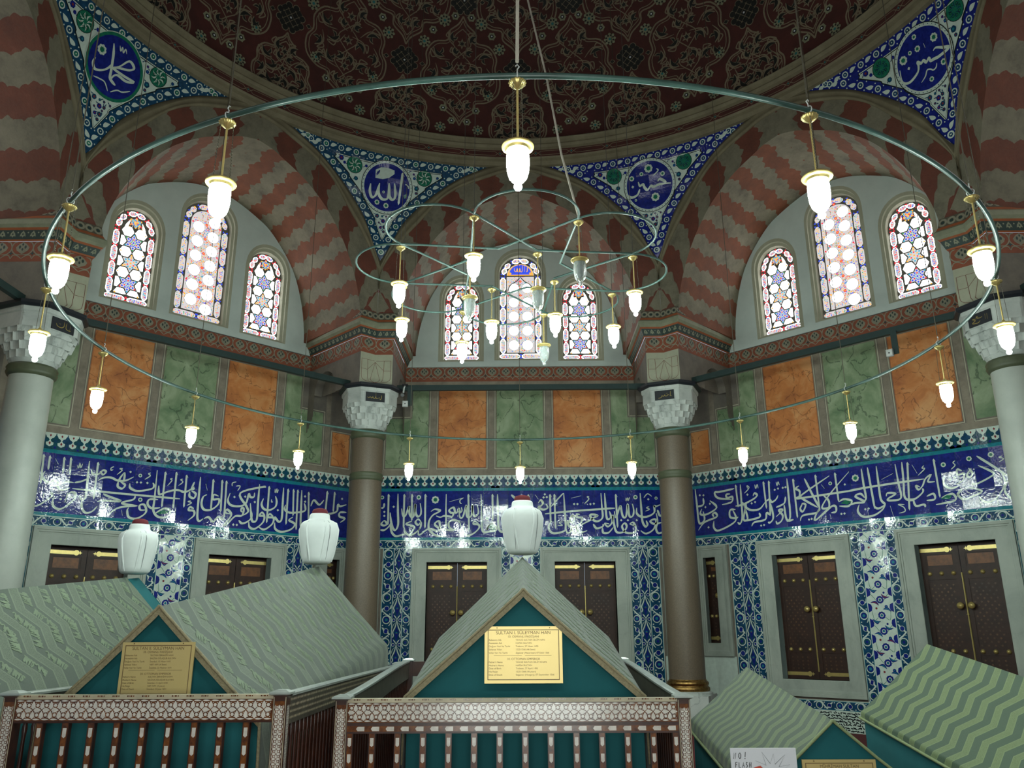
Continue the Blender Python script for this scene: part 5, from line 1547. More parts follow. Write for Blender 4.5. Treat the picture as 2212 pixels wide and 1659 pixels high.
def sarcophagus(name, label, x, y0, y1, near, far, cover, trim=True, hem=(.5, .5), drop=.55, script=None, cover_from=0.0, cover_to=1.0, drape=0.06):
    """gabled coffin: near/far = (ridge z, eave z, half-width left, half-width right)"""
    root = empty(name, (x, (y0 + y1) / 2, 0)); tag(root, label, 'tomb'); yc = (y0 + y1) / 2
    def sec(t, k, side, lift=0.0):
        zr, ze = lerp(near[0], far[0], t), lerp(near[1], far[1], t); hw = lerp(near[2 if side < 0 else 3], far[2 if side < 0 else 3], t)
        sl = hypot(hw, zr - ze); nz, nx = hw / sl, (zr - ze) / sl
        y = lerp(y0, y1, t) - yc
        if k <= 1:
            sag = -.012 * sin(pi * k) * (1 if lift else 1)
            return Vector((side * (hw * k + nx * lift * min(1, k * 8)), y, zr + (ze - zr) * k + lift * (nz if k > 0 else 1.15) + sag))
        return Vector((side * (hw + lift), y, ze - (k - 1)))
    # teal under-cloth: gable ends, slopes and hanging sides in soft folds
    mb = MB(); fold = lambda q: .010 * sin(q * 34) + .006 * sin(q * 71 + 1)
    for t, rev in ((0, False), (1, True)):
        L, R = sec(t, 1, -1), sec(t, 1, 1); T = sec(t, 0, 1); n = 60
        tops, bots, mids = [], [], []
        for i in range(n + 1):
            X = lerp(L.x, R.x, i / n); z = T.z - (T.z - R.z) * (X / R.x) if X > 0 else T.z - (T.z - L.z) * (X / L.x)
            f = fold(X) * (1 if t == 0 else -1); ze = min(L.z, R.z) - .06
            tops.append((X, L.y, z)); mids.append((X, L.y + f * .15, min(z, ze))); bots.append((X * 1.01, L.y - abs(f) * (1 if t == 0 else -1) - (.01 if t == 0 else -.01), .02))
        mid2 = [(a[0], lerp(a[1], b[1], .5), lerp(a[2], b[2], .5)) for a, b in zip(mids, bots)]
        mb.grid([tops, mids, mid2, bots], 0, flip=rev)
    for s in (-1, 1):
        n = 50; rows = []
        for k in (0, .5, 1): rows.append([sec(i / n, k, s) for i in range(n + 1)])
        for zf in (.5, 1.0):
            row = []
            for i in range(n + 1):
                p = sec(i / n, 1, s); f = fold(p.y) * zf; row.append((p.x + s * abs(f), p.y, lerp(p.z, .02, zf)))
            rows.append(row)
        mb.grid(rows, 0, flip=s > 0)
    mb.build('teal_undercloth', [TEALCLOTH], root, True)
    # brocade cover
    mb = MB(); n = 40; lift = .014; ca, cb = cover_from, cover_to
    yy = [lerp(ca, cb, i / n) for i in range(n + 1)]
    ov = drape / (y1 - y0)
    if ca == 0: yy[0] = -ov
    dz = lambda t: drop
    for s in (-1, 1):
        ks = [0, .03, .08, .15, .23, .31, .39, .47, .55, .63, .71, .79, .87, .94, 1.0]
        rows, uvs = [], []; d = 0; 
        for j, k in enumerate(ks):
            row = []; uv = []
            for t in yy:
                p = sec(t, k, s, lift); 
                row.append(p); hw = lerp(near[2 if s < 0 else 3], far[2 if s < 0 else 3], t); sl = hypot(hw, lerp(near[0], far[0], t) - lerp(near[1], far[1], t)); uv.append((p.y, k * sl))
            rows.append(row); uvs.append(uv)
        for q in (.15, .5, 1.0):
            row = []; uv = []
            for i, t in enumerate(yy):
                p = sec(t, 1, s, lift); h = lerp(hem[0], hem[1], t); f = .012 * sin(p.y * 9 + s) * q
                row.append((p.x + s * (.010 + f * .6 + .006 * q), p.y, p.z - h * q)); uv.append((p.y, uvs[-1][i][1] + .0)); 
            uv = [(a, uvs[14][i][1] + lerp(hem[0], hem[1], yy[i]) * q) for i, (a, b) in enumerate(uv)]
            rows.append(row); uvs.append(uv)
        mb.grid(rows, 0, uvs, flip=s > 0)
    if script:
        per, zl, za = script[0], script[1], script[2]
        for s in (-1, 1):
            def mp(u, v, h, s=s):
                t = (u + yc - y0) / (y1 - y0); hw = lerp(near[2 if s < 0 else 3], far[2 if s < 0 else 3], t); zr, ze = lerp(near[0], far[0], t), lerp(near[1], far[1], t); sl = hypot(hw, zr - ze)
                p = sec(t, min(1, v / sl), s, lift + .0015 + h); return p
            D = Dec(mb, mp, .001); u = y0 - yc - za * 2
            # words follow the zigzag, band after band
            j = 0
            while u < y1 - yc + za:
                v = .04; seg = 0
                while True:
                    up = (seg % 2 == 0); v0 = seg * zl; v1 = v0 + zl
                    t = min(1, max(0, (u + yc - y0) / (y1 - y0))); sl = hypot(lerp(near[3], far[3], t), lerp(near[0], far[0], t) - lerp(near[1], far[1], t))
                    if v1 > sl - .01: break
                    ang = math.atan2(zl, -za if up else za)
                    for q in (.06, .52):
                        bu = u - za * ((q if up else 1 - q)) + per * .70; bv = v0 + zl * q
                        t2 = (bu + yc - y0) / (y1 - y0)
                        if ca < t2 < cb: word(D, bu, bv, per * .34, 1, j + seg + (1 if s > 0 else 0) + int(q > .3), ang, (.02, sl - .03, lerp(y0, y1, ca) - yc + .02, lerp(y0, y1, cb) - yc - .02))
                    seg += 1
                u += per; j += 1
    mb.build('brocade_cover', [cover] + ([script[3]] if script else []), root, True)
    if trim:
        mb = MB()
        for s in (-1, 1):
            P = [sec(-ov, k, s, .02) for k in (0, .03, .5, 1)] ; e = sec(-ov, 1, s, lift); P.append(Vector((e.x + s * .015, e.y, e.z - hem[0] * .8)))
            mb.tube(P, .011, 6)
            a = [Vector((p.x, p.y - .004, p.z)) for p in P]; b = [Vector((p.x - s * .008, p.y + .002, p.z - .05)) for p in P[:4]]
            mb.grid([a[:4], b], 0); 
        mb.build('gold_braid', [TRIM], root, True)
    else:
        mb = MB()
        for s in (-1, 1):
            P = [sec(t, 1, s, lift) for t in [i / 20 for i in range(21)]]
            P = [Vector((p.x + s * .028, p.y, p.z - lerp(hem[0], hem[1], i / 20))) for i, p in enumerate(P)]
            mb.tube(P, .012, 6); mb.tube([sec(-ov, k, s, .016) for k in (0, .03, .5, 1)], .010, 6)
        mb.build('hem', [TRIM2], root, True)
    return root
TRIM2 = plain('pale_green_hem', (.30, .36, .18), .7, col2=(.22, .28, .13), scale=60)

def turban(label, p, s=1.0):
    r = empty('turban', p); tag(r, label, 'turban', None); r.scale = (s, s, s)
    lob = lambda a, z: 1 + .010 * cos(6 * a)
    mb = MB(); mb.lathe([(.0, .0), (.10, .0), (.135, .008), (.155, .03), (.165, .07), (.178, .14), (.194, .23), (.205, .32), (.208, .38), (.200, .425), (.180, .452), (.145, .47), (.120, .48), (.112, .495), (.108, .53), (.098, .545), (.0, .547)], 72, mod=lob)
    mb.build('wound_cloth', [WHITECLOTH], r, True)
    mb = MB()
    for k in range(5):
        a = k * 2 * pi / 5 + .5; mb.tube([((.004 + q) * cos(a + sw), (.004 + q) * sin(a + sw), z) for q, z, sw in ((.160, .04, 0), (.178, .14, .02), (.203, .30, .03), (.207, .38, .02), (.182, .448, 0), (.140, .470, -.02))], [.001, .0035, .004, .004, .003, .001], 5)
    mb.build('seam_cord', [SEAM], r, True)
    mb = MB()
    for k in range(3):
        a = k * 2 * pi / 3 - pi / 2 + .08
        for e in (-1, 1): mb.tube([((.006 + q) * cos(a + e * sw), (.006 + q) * sin(a + e * sw), z) for q, z, sw in ((.150, .025, .35), (.172, .12, .42), (.198, .28, .50), (.205, .37, .52), (.180, .445, .46), (.135, .468, .3))], [.003, .009, .011, .011, .008, .003], 8)
    mb.build('outer_fold', [WHITECLOTH], r, True)
    mb = MB(); mb.lathe([(.075, .535), (.085, .55), (.085, .575), (.07, .597), (.035, .607), (.0005, .61)], 24); mb.build('red_cap_top', [FEZ], r, True)
    return r

def nacre_band(mb, mp, L, H, u0=0.0, rows=2, frame=True):
    """mother-of-pearl petals in interlaced circles on tortoiseshell"""
    D = Dec(mb, mp, .0012); n = max(2, round(L / (H / rows))); p = L / n; q = H / rows; rnd = random.Random(int(L * 100))
    for i in range(n):
        for j in range(rows):
            cx, cy = u0 + i * p, j * q
            D.leaf((cx, cy + q * .06), (cx, cy + q * .94), p * .25, 1 if i > 0 else 1, 1, 0, 5) if i > 0 else None
            if 0 < j: D.leaf((cx + p * .06, cy), (cx + p * .94, cy), q * .25, 1, 1, 0, 5)
            else: 
                D.leaf((cx + p * .06, q * .04), (cx + p * .94, q * .04), q * .09, 1, 1); D.leaf((cx + p * .06, H - q * .04), (cx + p * .94, H - q * .04), q * .09, 1, 1)
            D.poly([(cx + p * .5 + p * .19 * cos(a), cy + q * .5 + q * .19 * sin(a)) for a in (.0, pi / 3, 2 * pi / 3, pi, 4 * pi / 3, 5 * pi / 3)], 1, 1)
            for a in (pi / 4, 3 * pi / 4, 5 * pi / 4, 7 * pi / 4): D.disc((cx + p * .5 + p * .32 * cos(a), cy + q * .5 + q * .32 * sin(a)), p * .055, 1, 1, 5)

def arrows(mb, mp, L, W, step=.10):
    """row of arrow-headed pearl and tortoiseshell slips"""
    D = Dec(mb, mp, .0012); n = max(1, int(L / step)); p = L / n
    for i in range(n):
        a = i * p; D.poly([(a, -W * .4), (a + p * .46, -W * .4), (a + p * .56, 0), (a + p * .46, W * .4), (a, W * .4)], 1, 1)

def railing(label, x0, x1, y0, y1, z0, z1, nb, arrow):
    """four-sided wooden railing; the front faces -y; z0 front height, z1 back height"""
    root = empty('tomb_railing', ((x0 + x1) / 2, (y0 + y1) / 2, 0)); tag(root, label, 'railing'); ox, oy = (x0 + x1) / 2, (y0 + y1) / 2
    X0, X1, Y0, Y1 = x0 - ox, x1 - ox, y0 - oy, y1 - oy; pw = .085; rh = .125
    M3 = [RAILWOOD, NACRE, TORTOISE, BONE]
    def fmap(bx, bz, vert=False):
        return (lambda u, v, h: (bx + v, Y0 - h, bz + u)) if vert else (lambda u, v, h: (bx + u, Y0 - h, bz + v))
    # corner posts
    for (px, py, zz) in ((X0, Y0, z0), (X1 - pw, Y0, z0), (X0, Y1 - pw, z1), (X1 - pw, Y1 - pw, z1)):
        mb = MB(); mb.box(px, px + pw, py, py + pw, 0, zz - .01, 0)
        if py == Y0:
            mb2 = MB(); mb.poly([(px + .012, py - .001, .02), (px + pw - .012, py - .001, .02), (px + pw - .012, py - .001, zz - .04), (px + .012, py - .001, zz - .04)], 2)
            nacre_band(mb, lambda u, v, h: (px + .014 + v, py - .001 - h, .02 + u), zz - .08, pw - .028, 0, 2)
            for ex in (px + .004, px + pw - .007): mb.box(ex, ex + .004, py - .003, py, .0, zz - .015, 3)
            if px != X0:    # inlaid outer face too
                nacre_band(mb, lambda u, v, h: (px + pw + h, py + .014 + v, .02 + u), zz - .08, pw - .028, 0, 2)
        post = mb.build('post', M3, root)
        mb = MB(); e = .012; mb.grid([[(px + pw / 2 + k * (pw / 2 + ee) * a, py + pw / 2 + k * (pw / 2 + ee) * b, z) for a, b in ((-1, -1), (1, -1), (1, 1), (-1, 1))] for k, ee, z in ((1, .0, zz - .01), (1, e + .012, zz), (1, e + .010, zz + .012), (.7, 0, zz + .026), (.0, 0, zz + .028))], 0, close=True)
        mb.build('post_cap', [CAPSTONE], post)
    # front top rail with its inlay
    a, b = X0 + pw, X1 - pw; zb = z0 - .028 - rh
    mb = MB(); mb.box(a, b, Y0 + .006, Y0 + .06, zb - .012, z0 - .01, 0); mb.box(a, b, Y0 + .002, Y0 + .062, z0 - .026, z0, 3)
    D = Dec(mb, lambda u, v, h: (u, Y0 + .002 - h, v), .001); u = a + .04; k = 0
    while u < b - .05:
        for q, w in ((0, .008), (.012, .004), (.02, .012), (.038, .006)): D.rect(u + q, z0 - .012, u + q + w, z0 - .003, 2, 1)
        u += .094; k += 1
    D.rect(a, zb, b, z0 - .03, 2, .5)
    mb2 = lambda uu, v, h: (a + uu, Y0 + .001 - h, zb + .008 + v)
    nacre_band(mb, mb2, b - a, rh - .012, 0, 2)
    rail = mb.build('top_rail', M3, root)
    zt = zb - .012
    if arrow:
        mb = MB(); mb.box(a, b, Y0 + .008, Y0 + .05, zt - .058, zt, 0); D = Dec(mb, lambda u, v, h: (u, Y0 + .007 - h, v), .001); D.rect(a, zt - .046, b, zt - .010, 2, .5)
        arrows(mb, lambda u, v, h: (b - .02 - u, Y0 + .006 - h, zt - .028 + v), b - a - .04, .036); mb.build('lower_rail', M3, root); zt -= .055
    # front balusters
    W = b - a; sp = W / (nb + 1)
    for i in range(nb + (2 if arrow else 0)):
        cx = a + sp * (i + 1) if i < nb else (a + .022 if i == nb else b - .022); w = .022
        mb = MB(); mb.box(cx - w, cx + w, Y0 + .012, Y0 + .05, .12, zt, 0)
        D = Dec(mb, lambda u, v, h: (u, Y0 + .0115 - h, v), .001); D.rect(cx - w + .005, .13, cx + w - .005, zt, 2, .5)
        arrows(mb, lambda u, v, h: (cx + v, Y0 + .011 - h, zt - .03 - .05 * (i % 2) * 0 - u), zt - .2, .030, .095)
        mb.build('baluster', M3, root)
    mb = MB(); mb.box(a, b, Y0 + .006, Y0 + .06, .04, .13, 0); mb.build('bottom_rail', M3, root)
    # flanks: plain rail outside inlaid, many thin turned bars
    for s, xx in ((-1, X0), (1, X1 - .05)):
        mb = MB(); n = 24; y_a, y_b = Y0 + pw, Y1 - pw
        zz = lambda t: lerp(z0, z1, t * t * (3 - 2 * t) * .5 + t * .5)
        rows = []
        for q in ((0, -.17), (0, 0), (.05, 0), (.05, -.17)): rows.append([(xx + q[0], lerp(y_a, y_b, i / n), zz(i / n) + q[1] - .012) for i in range(n + 1)])
        mb.grid(rows + [rows[0]], 0)
        rows = []
        for q in ((-.012, -.014), (-.012, 0), (.0, .008), (.05, .008), (.062, 0), (.062, -.014)): rows.append([(xx + q[0], lerp(y_a, y_b, i / n), zz(i / n) + q[1]) for i in range(n + 1)])
        mb.grid(rows, 1)
        # small outside inlay in a regular weave
        D = Dec(mb, lambda u, v, h: (xx + (.05 + h if s > 0 else -h), lerp(y_a, y_b, u), zz(u) - .012 + v), .0015); k = int((y_b - y_a) / .032)
        for i in range(k):
            for j in range(4): D.poly([((i + .5 + e0) / k, -.025 - j * .036 + e1) for e0, e1 in ((-.34, 0), (0, -.011), (.34, 0), (0, .011))], 2, 1)
        mb.build('side_rail', [DULLRAIL, CAPSTONE, BONE], root)
        nn = int((y_b - y_a) / .105)
        for i in range(nn):
            y = lerp(y_a, y_b, (i + .5) / nn); h = zz((i + .5) / nn) - .18
            mb = MB(); mb.lathe([(.012, .12), (.017, .16), (.012, .2), (.016, h * .5), (.012, h - .1), (.018, h - .04), (.012, h)], 8, (xx + .025, y, 0)); mb.build('baluster', [RAILWOOD], root, True)
        mb = MB(); mb.box(xx, xx + .05, y_a, y_b, .04, .13, 0); mb.build('bottom_rail', [RAILWOOD], root)
    mb = MB(); mb.box(a, b, Y1 - .065, Y1 - .015, z1 - .16, z1 - .01, 0); mb.build('top_rail', [RAILWOOD], root)
    return root

def letters(txt, size, align='LEFT'):
    cu = bpy.data.curves.new('t', 'FONT'); cu.body = txt; cu.size = size; cu.align_x = align; cu.extrude = 0
    o = bpy.data.objects.new('t', cu); COL.objects.link(o); bpy.context.view_layer.update()
    me = o.to_mesh(); vs = [(v.co.x, v.co.y) for v in me.vertices]; fs = [tuple(p.vertices) for p in me.polygons]
    o.to_mesh_clear(); bpy.data.objects.remove(o); bpy.data.curves.remove(cu); return vs, fs

def plaque(label, x0, x1, y, zt, h, lines, heads):
    w = x1 - x0; root = empty('brass_plaque', ((x0 + x1) / 2, y, zt - h)); tag(root, label, 'plaque')
    mb = MB(); mb.box(-w / 2, w / 2, 0, .012, 0, h, 0); pl = mb.build('plate', [PLAQUEM], root)
    mb = MB(); D = Dec(mb, lambda u, v, q: (u, -q, v), .0008); m = w * .04
    for a in ((-w / 2 + m, m, w / 2 - m, m + .005), (-w / 2 + m, h - m - .005, w / 2 - m, h - m), (-w / 2 + m, m, -w / 2 + m + .005, h - m), (w / 2 - m - .005, m, w / 2 - m, h - m)): D.rect(*a, 0, 1)
    mb.build('border_line', [PLINE], root)
    mb = MB()
    def put(t, x, z, s, al):
        vs, fs = letters(t, s, al); b = len(mb.v)
        for f in fs: mb.poly([(x + vs[i][0], -.0012, z + vs[i][1]) for i in f], 0)
    for t, z, s in heads: put(t, 0, h * z, s * w, 'CENTER')
    for t1, t2, z in lines: put(t1, -w * .445, h * z, w * .030, 'LEFT'); put(t2, -w * .10, h * z, w * .030, 'LEFT')
    if len(lines) > 5:
        D2 = Dec(mb, lambda u, v, q: (u, -q, v), .0008); D2.rect(-w * .38, h * .485, -w * .02, h * .489, 0, 1); D2.rect(w * .02, h * .485, w * .36, h * .489, 0, 1)
    mb.build('engraved_lettering', [PLINE], root)
    for e in (-1, 1):
        mb = MB(); mb.lathe([(.004, 0), (.004, .003), (.0005, .005)], 8)
        mb.v = [(e * w * .34 + a, -.001 - c, h - m * .45 + b) for a, b, c in mb.v]; mb.build('screw', [PLINE], root)
    return root

def notice(x0, x1, y, zt, h):
    w = x1 - x0; root = empty('no_flash_sign', ((x0 + x1) / 2, y, 0)); tag(root, 'white card sign forbidding flash, crossed camera drawn on it, before the small green tomb', 'sign')
    zb = zt - h
    mb = MB(); mb.box(-w / 2, w / 2, 0, .012, zb, zt, 0); mb.build('card', [PAPER], root)
    mb = MB(); mb.box(-.012, .012, .013, .037, .02, zb + .10, 0); mb.lathe([(.14, 0), (.14, .012), (.03, .022), (.0, .024)], 24, (0, .03, 0)); mb.build('stand', [CCTVB], root)
    mb = MB(); D = Dec(mb, lambda u, v, q: (-w / 2 + u * w, -q, zb + v * h), .0009)   # unit square, v from the foot
    D2 = lambda P, s, mi, L=1, sm=True: D.stroke(P, s, mi, L, 4, .8, smooth=sm)
    def glyph(P, ox, oy, s): 
        for st in P: D2([(ox + x * s * .62, oy + y * s) for x, y in st], .011, 0, 3, False)
    N_ = [[(0, 0), (.15, 1), (.55, 0), (.75, 1)]]; O_ = [[(.35, 0), (.05, .3), (.15, .8), (.5, 1), (.75, .7), (.65, .2), (.35, 0)]]
    F_ = [[(0, 0), (.15, 1), (.7, 1)], [(.08, .55), (.5, .55)]]; L_ = [[(.12, 1), (0, 0), (.55, 0)]]; A_ = [[(0, 0), (.45, 1), (.62, 0)], [(.18, .4), (.55, .4)]]; S_ = [[(.65, .9), (.3, 1), (.15, .7), (.5, .45), (.45, .1), (.0, .05)]]; H_ = [[(0, 0), (.15, 1)], [(.55, 0), (.7, 1)], [(.08, .5), (.6, .5)]]
    for g, ox in ((N_, .04), (O_, .115)): glyph(g, ox, .85, .085)
    D2([(.225, .945), (.215, .875)], .012, 0, 3, False); D.disc((.212, .853), .007, 0, 3, 6)
    for k, g in enumerate((F_, L_, A_, S_, H_)): glyph(g, .06 + k * .052, .725, .075)
    # red ring with a bar
    c = (.47, .42); R = .33
    rr = [[(c[0] + r * cos(2 * pi * k / 48), c[1] + r * 1.0 * sin(2 * pi * k / 48)) for k in range(48)] for r in (R - .075, R)]
    mb.grid([[D.mp(x, y, .0009) for x, y in r_] for r_ in rr], 1, rr, close=True)
    D.stroke([(c[0] - R * .68, c[1] + R * .68), (c[0] + R * .68, c[1] - R * .68)], .075, 1, 1, smooth=False, taper=1)
    # camera and its burst of light
    D.rect(.30, .30, .62, .50, 0, 2); D.disc((.45, .40), .075, 2, 3, 18); D.disc((.45, .40), .05, 0, 4, 18); D.rect(.55, .48, .66, .60, 0, 2.2); D.rect(.565, .495, .645, .585, 2, 3)
    b = (.61, .60); P = []
    for k in range(18):
        a = radians(-35 + k * 14.7); r = (.36, .14)[k % 2] * (1 if k % 4 else .85); P.append((b[0] + r * cos(a), b[1] + .06 + r * sin(a) * .85))
    D.poly(P, 2, 1.6); D.stroke(P, .008, 0, 2.0, smooth=False, taper=1)
    mb.build('drawing', [INKBLACK, REDINK, PAPER], root)
    return root

def camera_thing(p):
    r = empty('security_camera', p); tag(r, 'small black and white security camera clamped at the left end of the middle beam', 'camera')
    mb = MB(); mb.box(-.05, .06, -.045, .045, .055, .085, 0); mb.build('clamp', [CCTVB], r)
    mb = MB(); mb.tube([(0, 0, .06), (-.005, -.07, -.01), (-.012, -.075, -.10)], .016, 8); mb.build('arm', [CCTVW], r, True)
    mb = MB(); mb.tube([(-.012, -.03, -.115), (-.016, -.16, -.165)], .034, 14); mb.build('housing', [CCTVB], r, True)
    return r
def sensor_thing(p, rz, label):
    r = empty('sensor_box', p, rz); tag(r, label, 'sensor')
    mb = MB(); mb.box(-.045, .045, 0, .014, -.02, .34, 0); mb.build('bracket', [BEAM], r)
    mb = MB(); mb.grid([[(-.075 + x * k, -.002 - y, .0 + z * k) for x, z in ((-.05, -.05), (.05, -.05), (.05, .06), (-.05, .06))] for y, k in ((0, .9), (.008, 1), (.05, 1), (.06, .85), (.06, .0))], 0, close=True); mb.build('white_housing', [CCTVW], r)
    mb = MB(); mb.lathe([(.012, 0), (.012, .006), (.0005, .008)], 10); mb.v = [(-.075 + a, -.062 - c, b) for a, b, c in mb.v]; mb.build('lens', [CCTVB], r)
    return r
# ------------------------------------------------------------------ assembly
PIERGREY = plain("ornament_ground", (.10, .085, .06), .75)
BAYN = {0: 'wall_back', -1: 'wall_left', 1: 'wall_right', -2: 'wall_left_side', 2: 'wall_right_side', -3: 'wall_left_front', 3: 'wall_right_front'}
proto = {}
def shared(key, fn, name, mats, parent, smooth=False):
    if key not in proto:
        o = fn().build(name, mats, parent, smooth); proto[key] = o; return o
    o = proto[key].copy(); COL.objects.link(o); o.parent = parent; return o

wn, dn = 0, 0
for b in (0, -1, 1, -2, 2, -3, 3):
    root = empty(BAYN[b], (0, 0, 0), -b * TH); tag(root, kind='structure')
    shared('lower', bay_lower, 'plaster', [PLASTER, MARBLE], root)
    T_IDX['bud'] = COB
    shared('tiles', bay_tiles, 'tile_revetment', TILES, root)
    if b in FRIEZE:
        mb = MB(); D = Dec(mb, wmap, .0012); D.text(FRIEZE[b], INK, GRN, 3, 3.30); mb.build('frieze_calligraphy', TILES, root)
    shared('panels', bay_panels, 'painted_panels', [ORANGE, GREENM, LINE, WOODBAND, REDLINE], root)
    shared('band', bay_band, 'ochre_band', [OCHRED, ORNGREY, DKGREEN], root)
    shared('lunette', bay_lunette, 'lunette', [WHITEWALL], root)
    big = abs(b) >= 2
    shared('soffit%d' % big, bay_soffit, 'vault_soffit', [SOFFIT_BIG if big else SOFFIT], root, True)
    shared('face', bay_face, 'arch_face', [FACE], root, True)
    shared('mould', bay_mould, 'arch_moulding', [BEIGE], root, True)
    # tie beam between the two columns of the bay
    if abs(b) <= 2:
        t = empty('trim_%d' % (b + 3), (0, 0, 0), -b * TH); tag(t, kind='structure')
        def beam():
            mb = MB(); mb.box(-2.27, 2.33, 6.66, 6.74, 5.845, 5.945, 0); return mb
        shared('beam', beam, 'tie_beam', [BEAM], t)
    # stained windows
    for i in range(3):
        wn += 1; w = empty('window_%d' % wn, (0, 0, 0), -b * TH); tag(w, kind='structure')
        shared('wf%d' % i, lambda: bay_window(i), 'reveal', [CREAM], w)
        st = 'hex' if i != 1 else ('inscribed' if b == 0 else 'dots')
        shared('wg%d%s' % (i, st), lambda: bay_glass(i, st), 'stained_glass', WINM, w)
    # shuttered openings below
    if abs(b) <= 2:
        for k, (fr, op) in enumerate(list(zip(FRAMES, DOORS)) + [(None, q) for q in SIDEW]):
            wn += 1; w = empty('window_%d' % wn, (0, 0, 0), -b * TH); tag(w, kind='structure')
            key = 'sh%d' % k
            if key in proto:
                for ch in proto[key].children: copy_tree(ch, w)
            else:
                proto[key] = w
                mb = MB()
                f = fr or ((op[0] - .02, op[1] + .265, op[2] - .225, op[3] + .22) if op[0] > 0 else (op[0] - .02, op[1] + .265, op[2] - .225, op[3] + .22))
                if fr is None: f = (-HW + .03, -2.69, 1.123, 3.10) if op[0] < 0 else (2.69, HW - .03, 1.123, 3.10)
                frame_mesh(f, op, mb); mb.build('marble_surround', [MARBLE], w)
                x0, x1, z0, z1 = op
                if fr:
                    m = (x0 + x1) / 2; shutter(w, x0, m - .004, z0, z1, -1); shutter(w, m + .004, x1, z0, z1, 1)
                    mb = MB(); mb.tube([(m, A + .155, z0 + .12), (m, A + .155, z0 + 1.62)], .012, 6); mb.lathe([(.02, 0), (.02, .01), (.0005, .02)], 8, (m, A + .15, z0 + 1.0)); mb.build('bolt_rod', [BRASS], w)
                else: shutter(w, x0, x1, z0, z1, -1)

# entrance side behind the viewer: plain wall with an open doorway
root = empty('wall_front', (0, 0, 0), -4 * TH); tag(root, kind='structure')
mb = MB(); holed(mb, [(-HW, 0), (HW, 0), (HW, 6.76), (-HW, 6.76)], [rectl((-1.15, 1.15, .01, 3.3))], wmap); mb.build('plaster', [PLASTER], root)
mb = MB()
for q0, q1 in (((-1.15, .01), (-1.15, 3.3)), ((-1.15, 3.3), (1.15, 3.3)), ((1.15, 3.3), (1.15, .01))): mb.poly([wmap(*q0, 0), wmap(*q0, -.9), wmap(*q1, -.9), wmap(*q1, 0)], 0)
mb.build('door_reveal', [MARBLE], root)
for key, nm in (('band', 'ochre_band'), ('lunette', 'lunette'), ('soffit1', 'vault_soffit'), ('face', 'arch_face'), ('mould', 'arch_moulding')): shared(key, None, nm, None, root)
for i in range(3):
    wn += 1; w = empty('window_%d' % wn, (0, 0, 0), -4 * TH); tag(w, kind='structure')
    shared('wf%d' % i, None, '', None, w); shared('wg%d%s' % (i, 'hex' if i != 1 else 'dots'), None, '', None, w)

# corners: piers, cornices, pendentives
CK = {0: 'h', -1: 'a', 1: 's', -2: 'm'}
for k in range(-4, 4):
    r = empty('trim_%d' % (k + 10), (0, 0, 0), -k * TH); tag(r, kind='structure')
    shared('pier', pier_mesh, 'pier', [PLASTER, CREAM], r); shared('pline', pier_lines, 'painted_lines', [REDLINE], r)
    shared('corn', cornice_mesh, 'painted_cornice', [OCHRED, ORNGREY, DKGREEN, ORANGELINE, COVE, PIERGREY, COVE, ORNGREY], r)
    let = CK.get(k, 'x%d' % (k % 2)); shared('pend' + let, lambda: pendentive(let, COB if k in (0, 1) else COB2), 'tile_pendentive', TILES, r, True)

GRN_ST = plain("green_stucco", (.05, .12, .07), .6)
ceil = empty('ceiling', (0, 0, 0)); tag(ceil, kind='structure')
dome_mesh().build('dome', [MAROON], ceil, True)
dome_ornament().build('stucco_tracery', [STUCCO, BLACKST, GOLDROS, CRYSTAL, TEALDOT, GRN_ST], ceil)
ring_mesh().build('dome_cornice', [BEIGE, MAROON, BEIGE, STUCCO, TEALDOT], ceil)

mb = MB(); n = 8
mb.poly([polar(VA + k * TH, 8.80, 0) for k in range(8)][::-1], 0); fl = mb.build('floor', [CARPET]); tag(fl, kind='structure')

column(VA, PORPH, 'reddish brown granite column with a marble capital, to the right of the central tomb', 2)
column(-VA, PORPH, 'reddish brown granite column with a marble capital, behind the left railed tomb', 1)
column(-3 * VA, COLWHITE, 'pale marble column at the far left, beside the hidden third tomb', 3)
column(3 * VA, COLWHITE, 'pale marble column at the far right, beside the right wall', 4)
for k in (-4, -3, 2, 3):
    ang = VA + k * TH
    if abs(abs(math.degrees(ang)) - 112.5) < 1:
        column(ang, PORPH, 'granite column near the entrance on the %s side, outside the view' % ('right' if ang > 0 else 'left'), None)

chandeliers()

BRO1 = brocade('grey_green_brocade', (.068, .105, .060), (.040, .068, .042), (.125, .17, .105), .30, .12, .22, .46, 75)
BRO2 = brocade('light_green_brocade', (.135, .20, .065), (.030, .078, .034), (.17, .24, .09), .185, .10, .15, .48, 75)
BRO3 = brocade('small_green_brocade', (.105, .165, .058), (.034, .072, .034), (.135, .20, .08), .13, .07, .13, .46, 95)
SCRIPT = plain('woven_script_thread', (.20, .27, .165), .6)
scr = (.30, .22, .12, SCRIPT)
sarcophagus('draped_tomb', 'central gabled tomb under grey green brocade with a teal front', .016, -1.57, 1.03, (1.86, 1.12, .84, .85), (2.315, 1.50, .86, .88), BRO1, True, (.55, .5), script=scr)
sarcophagus('draped_tomb', 'left railed tomb under grey green brocade, its long slope facing us', -2.455, -2.07, 2.33, (1.735, 1.02, .70, .73), (2.326, 1.42, .69, .85), BRO1, True, (.5, .38), script=scr)
sarcophagus('draped_tomb', 'far left tomb behind the left railed one, brocade stopping short of its teal head end', -4.36, -1.97, 1.68, (1.79, 1.06, .80, .80), (2.175, 1.36, .80, .80), BRO1, True, (.10, .10), script=scr, cover_to=.92)
sarcophagus('draped_tomb', 'small low tomb in striped green cloth, teal end with a plaque, on the right', 1.957, -2.27, -.29, (1.01, .60, .49, .49), (1.25, .84, .49, .49), BRO3, False, (.09, .09), drape=.02)
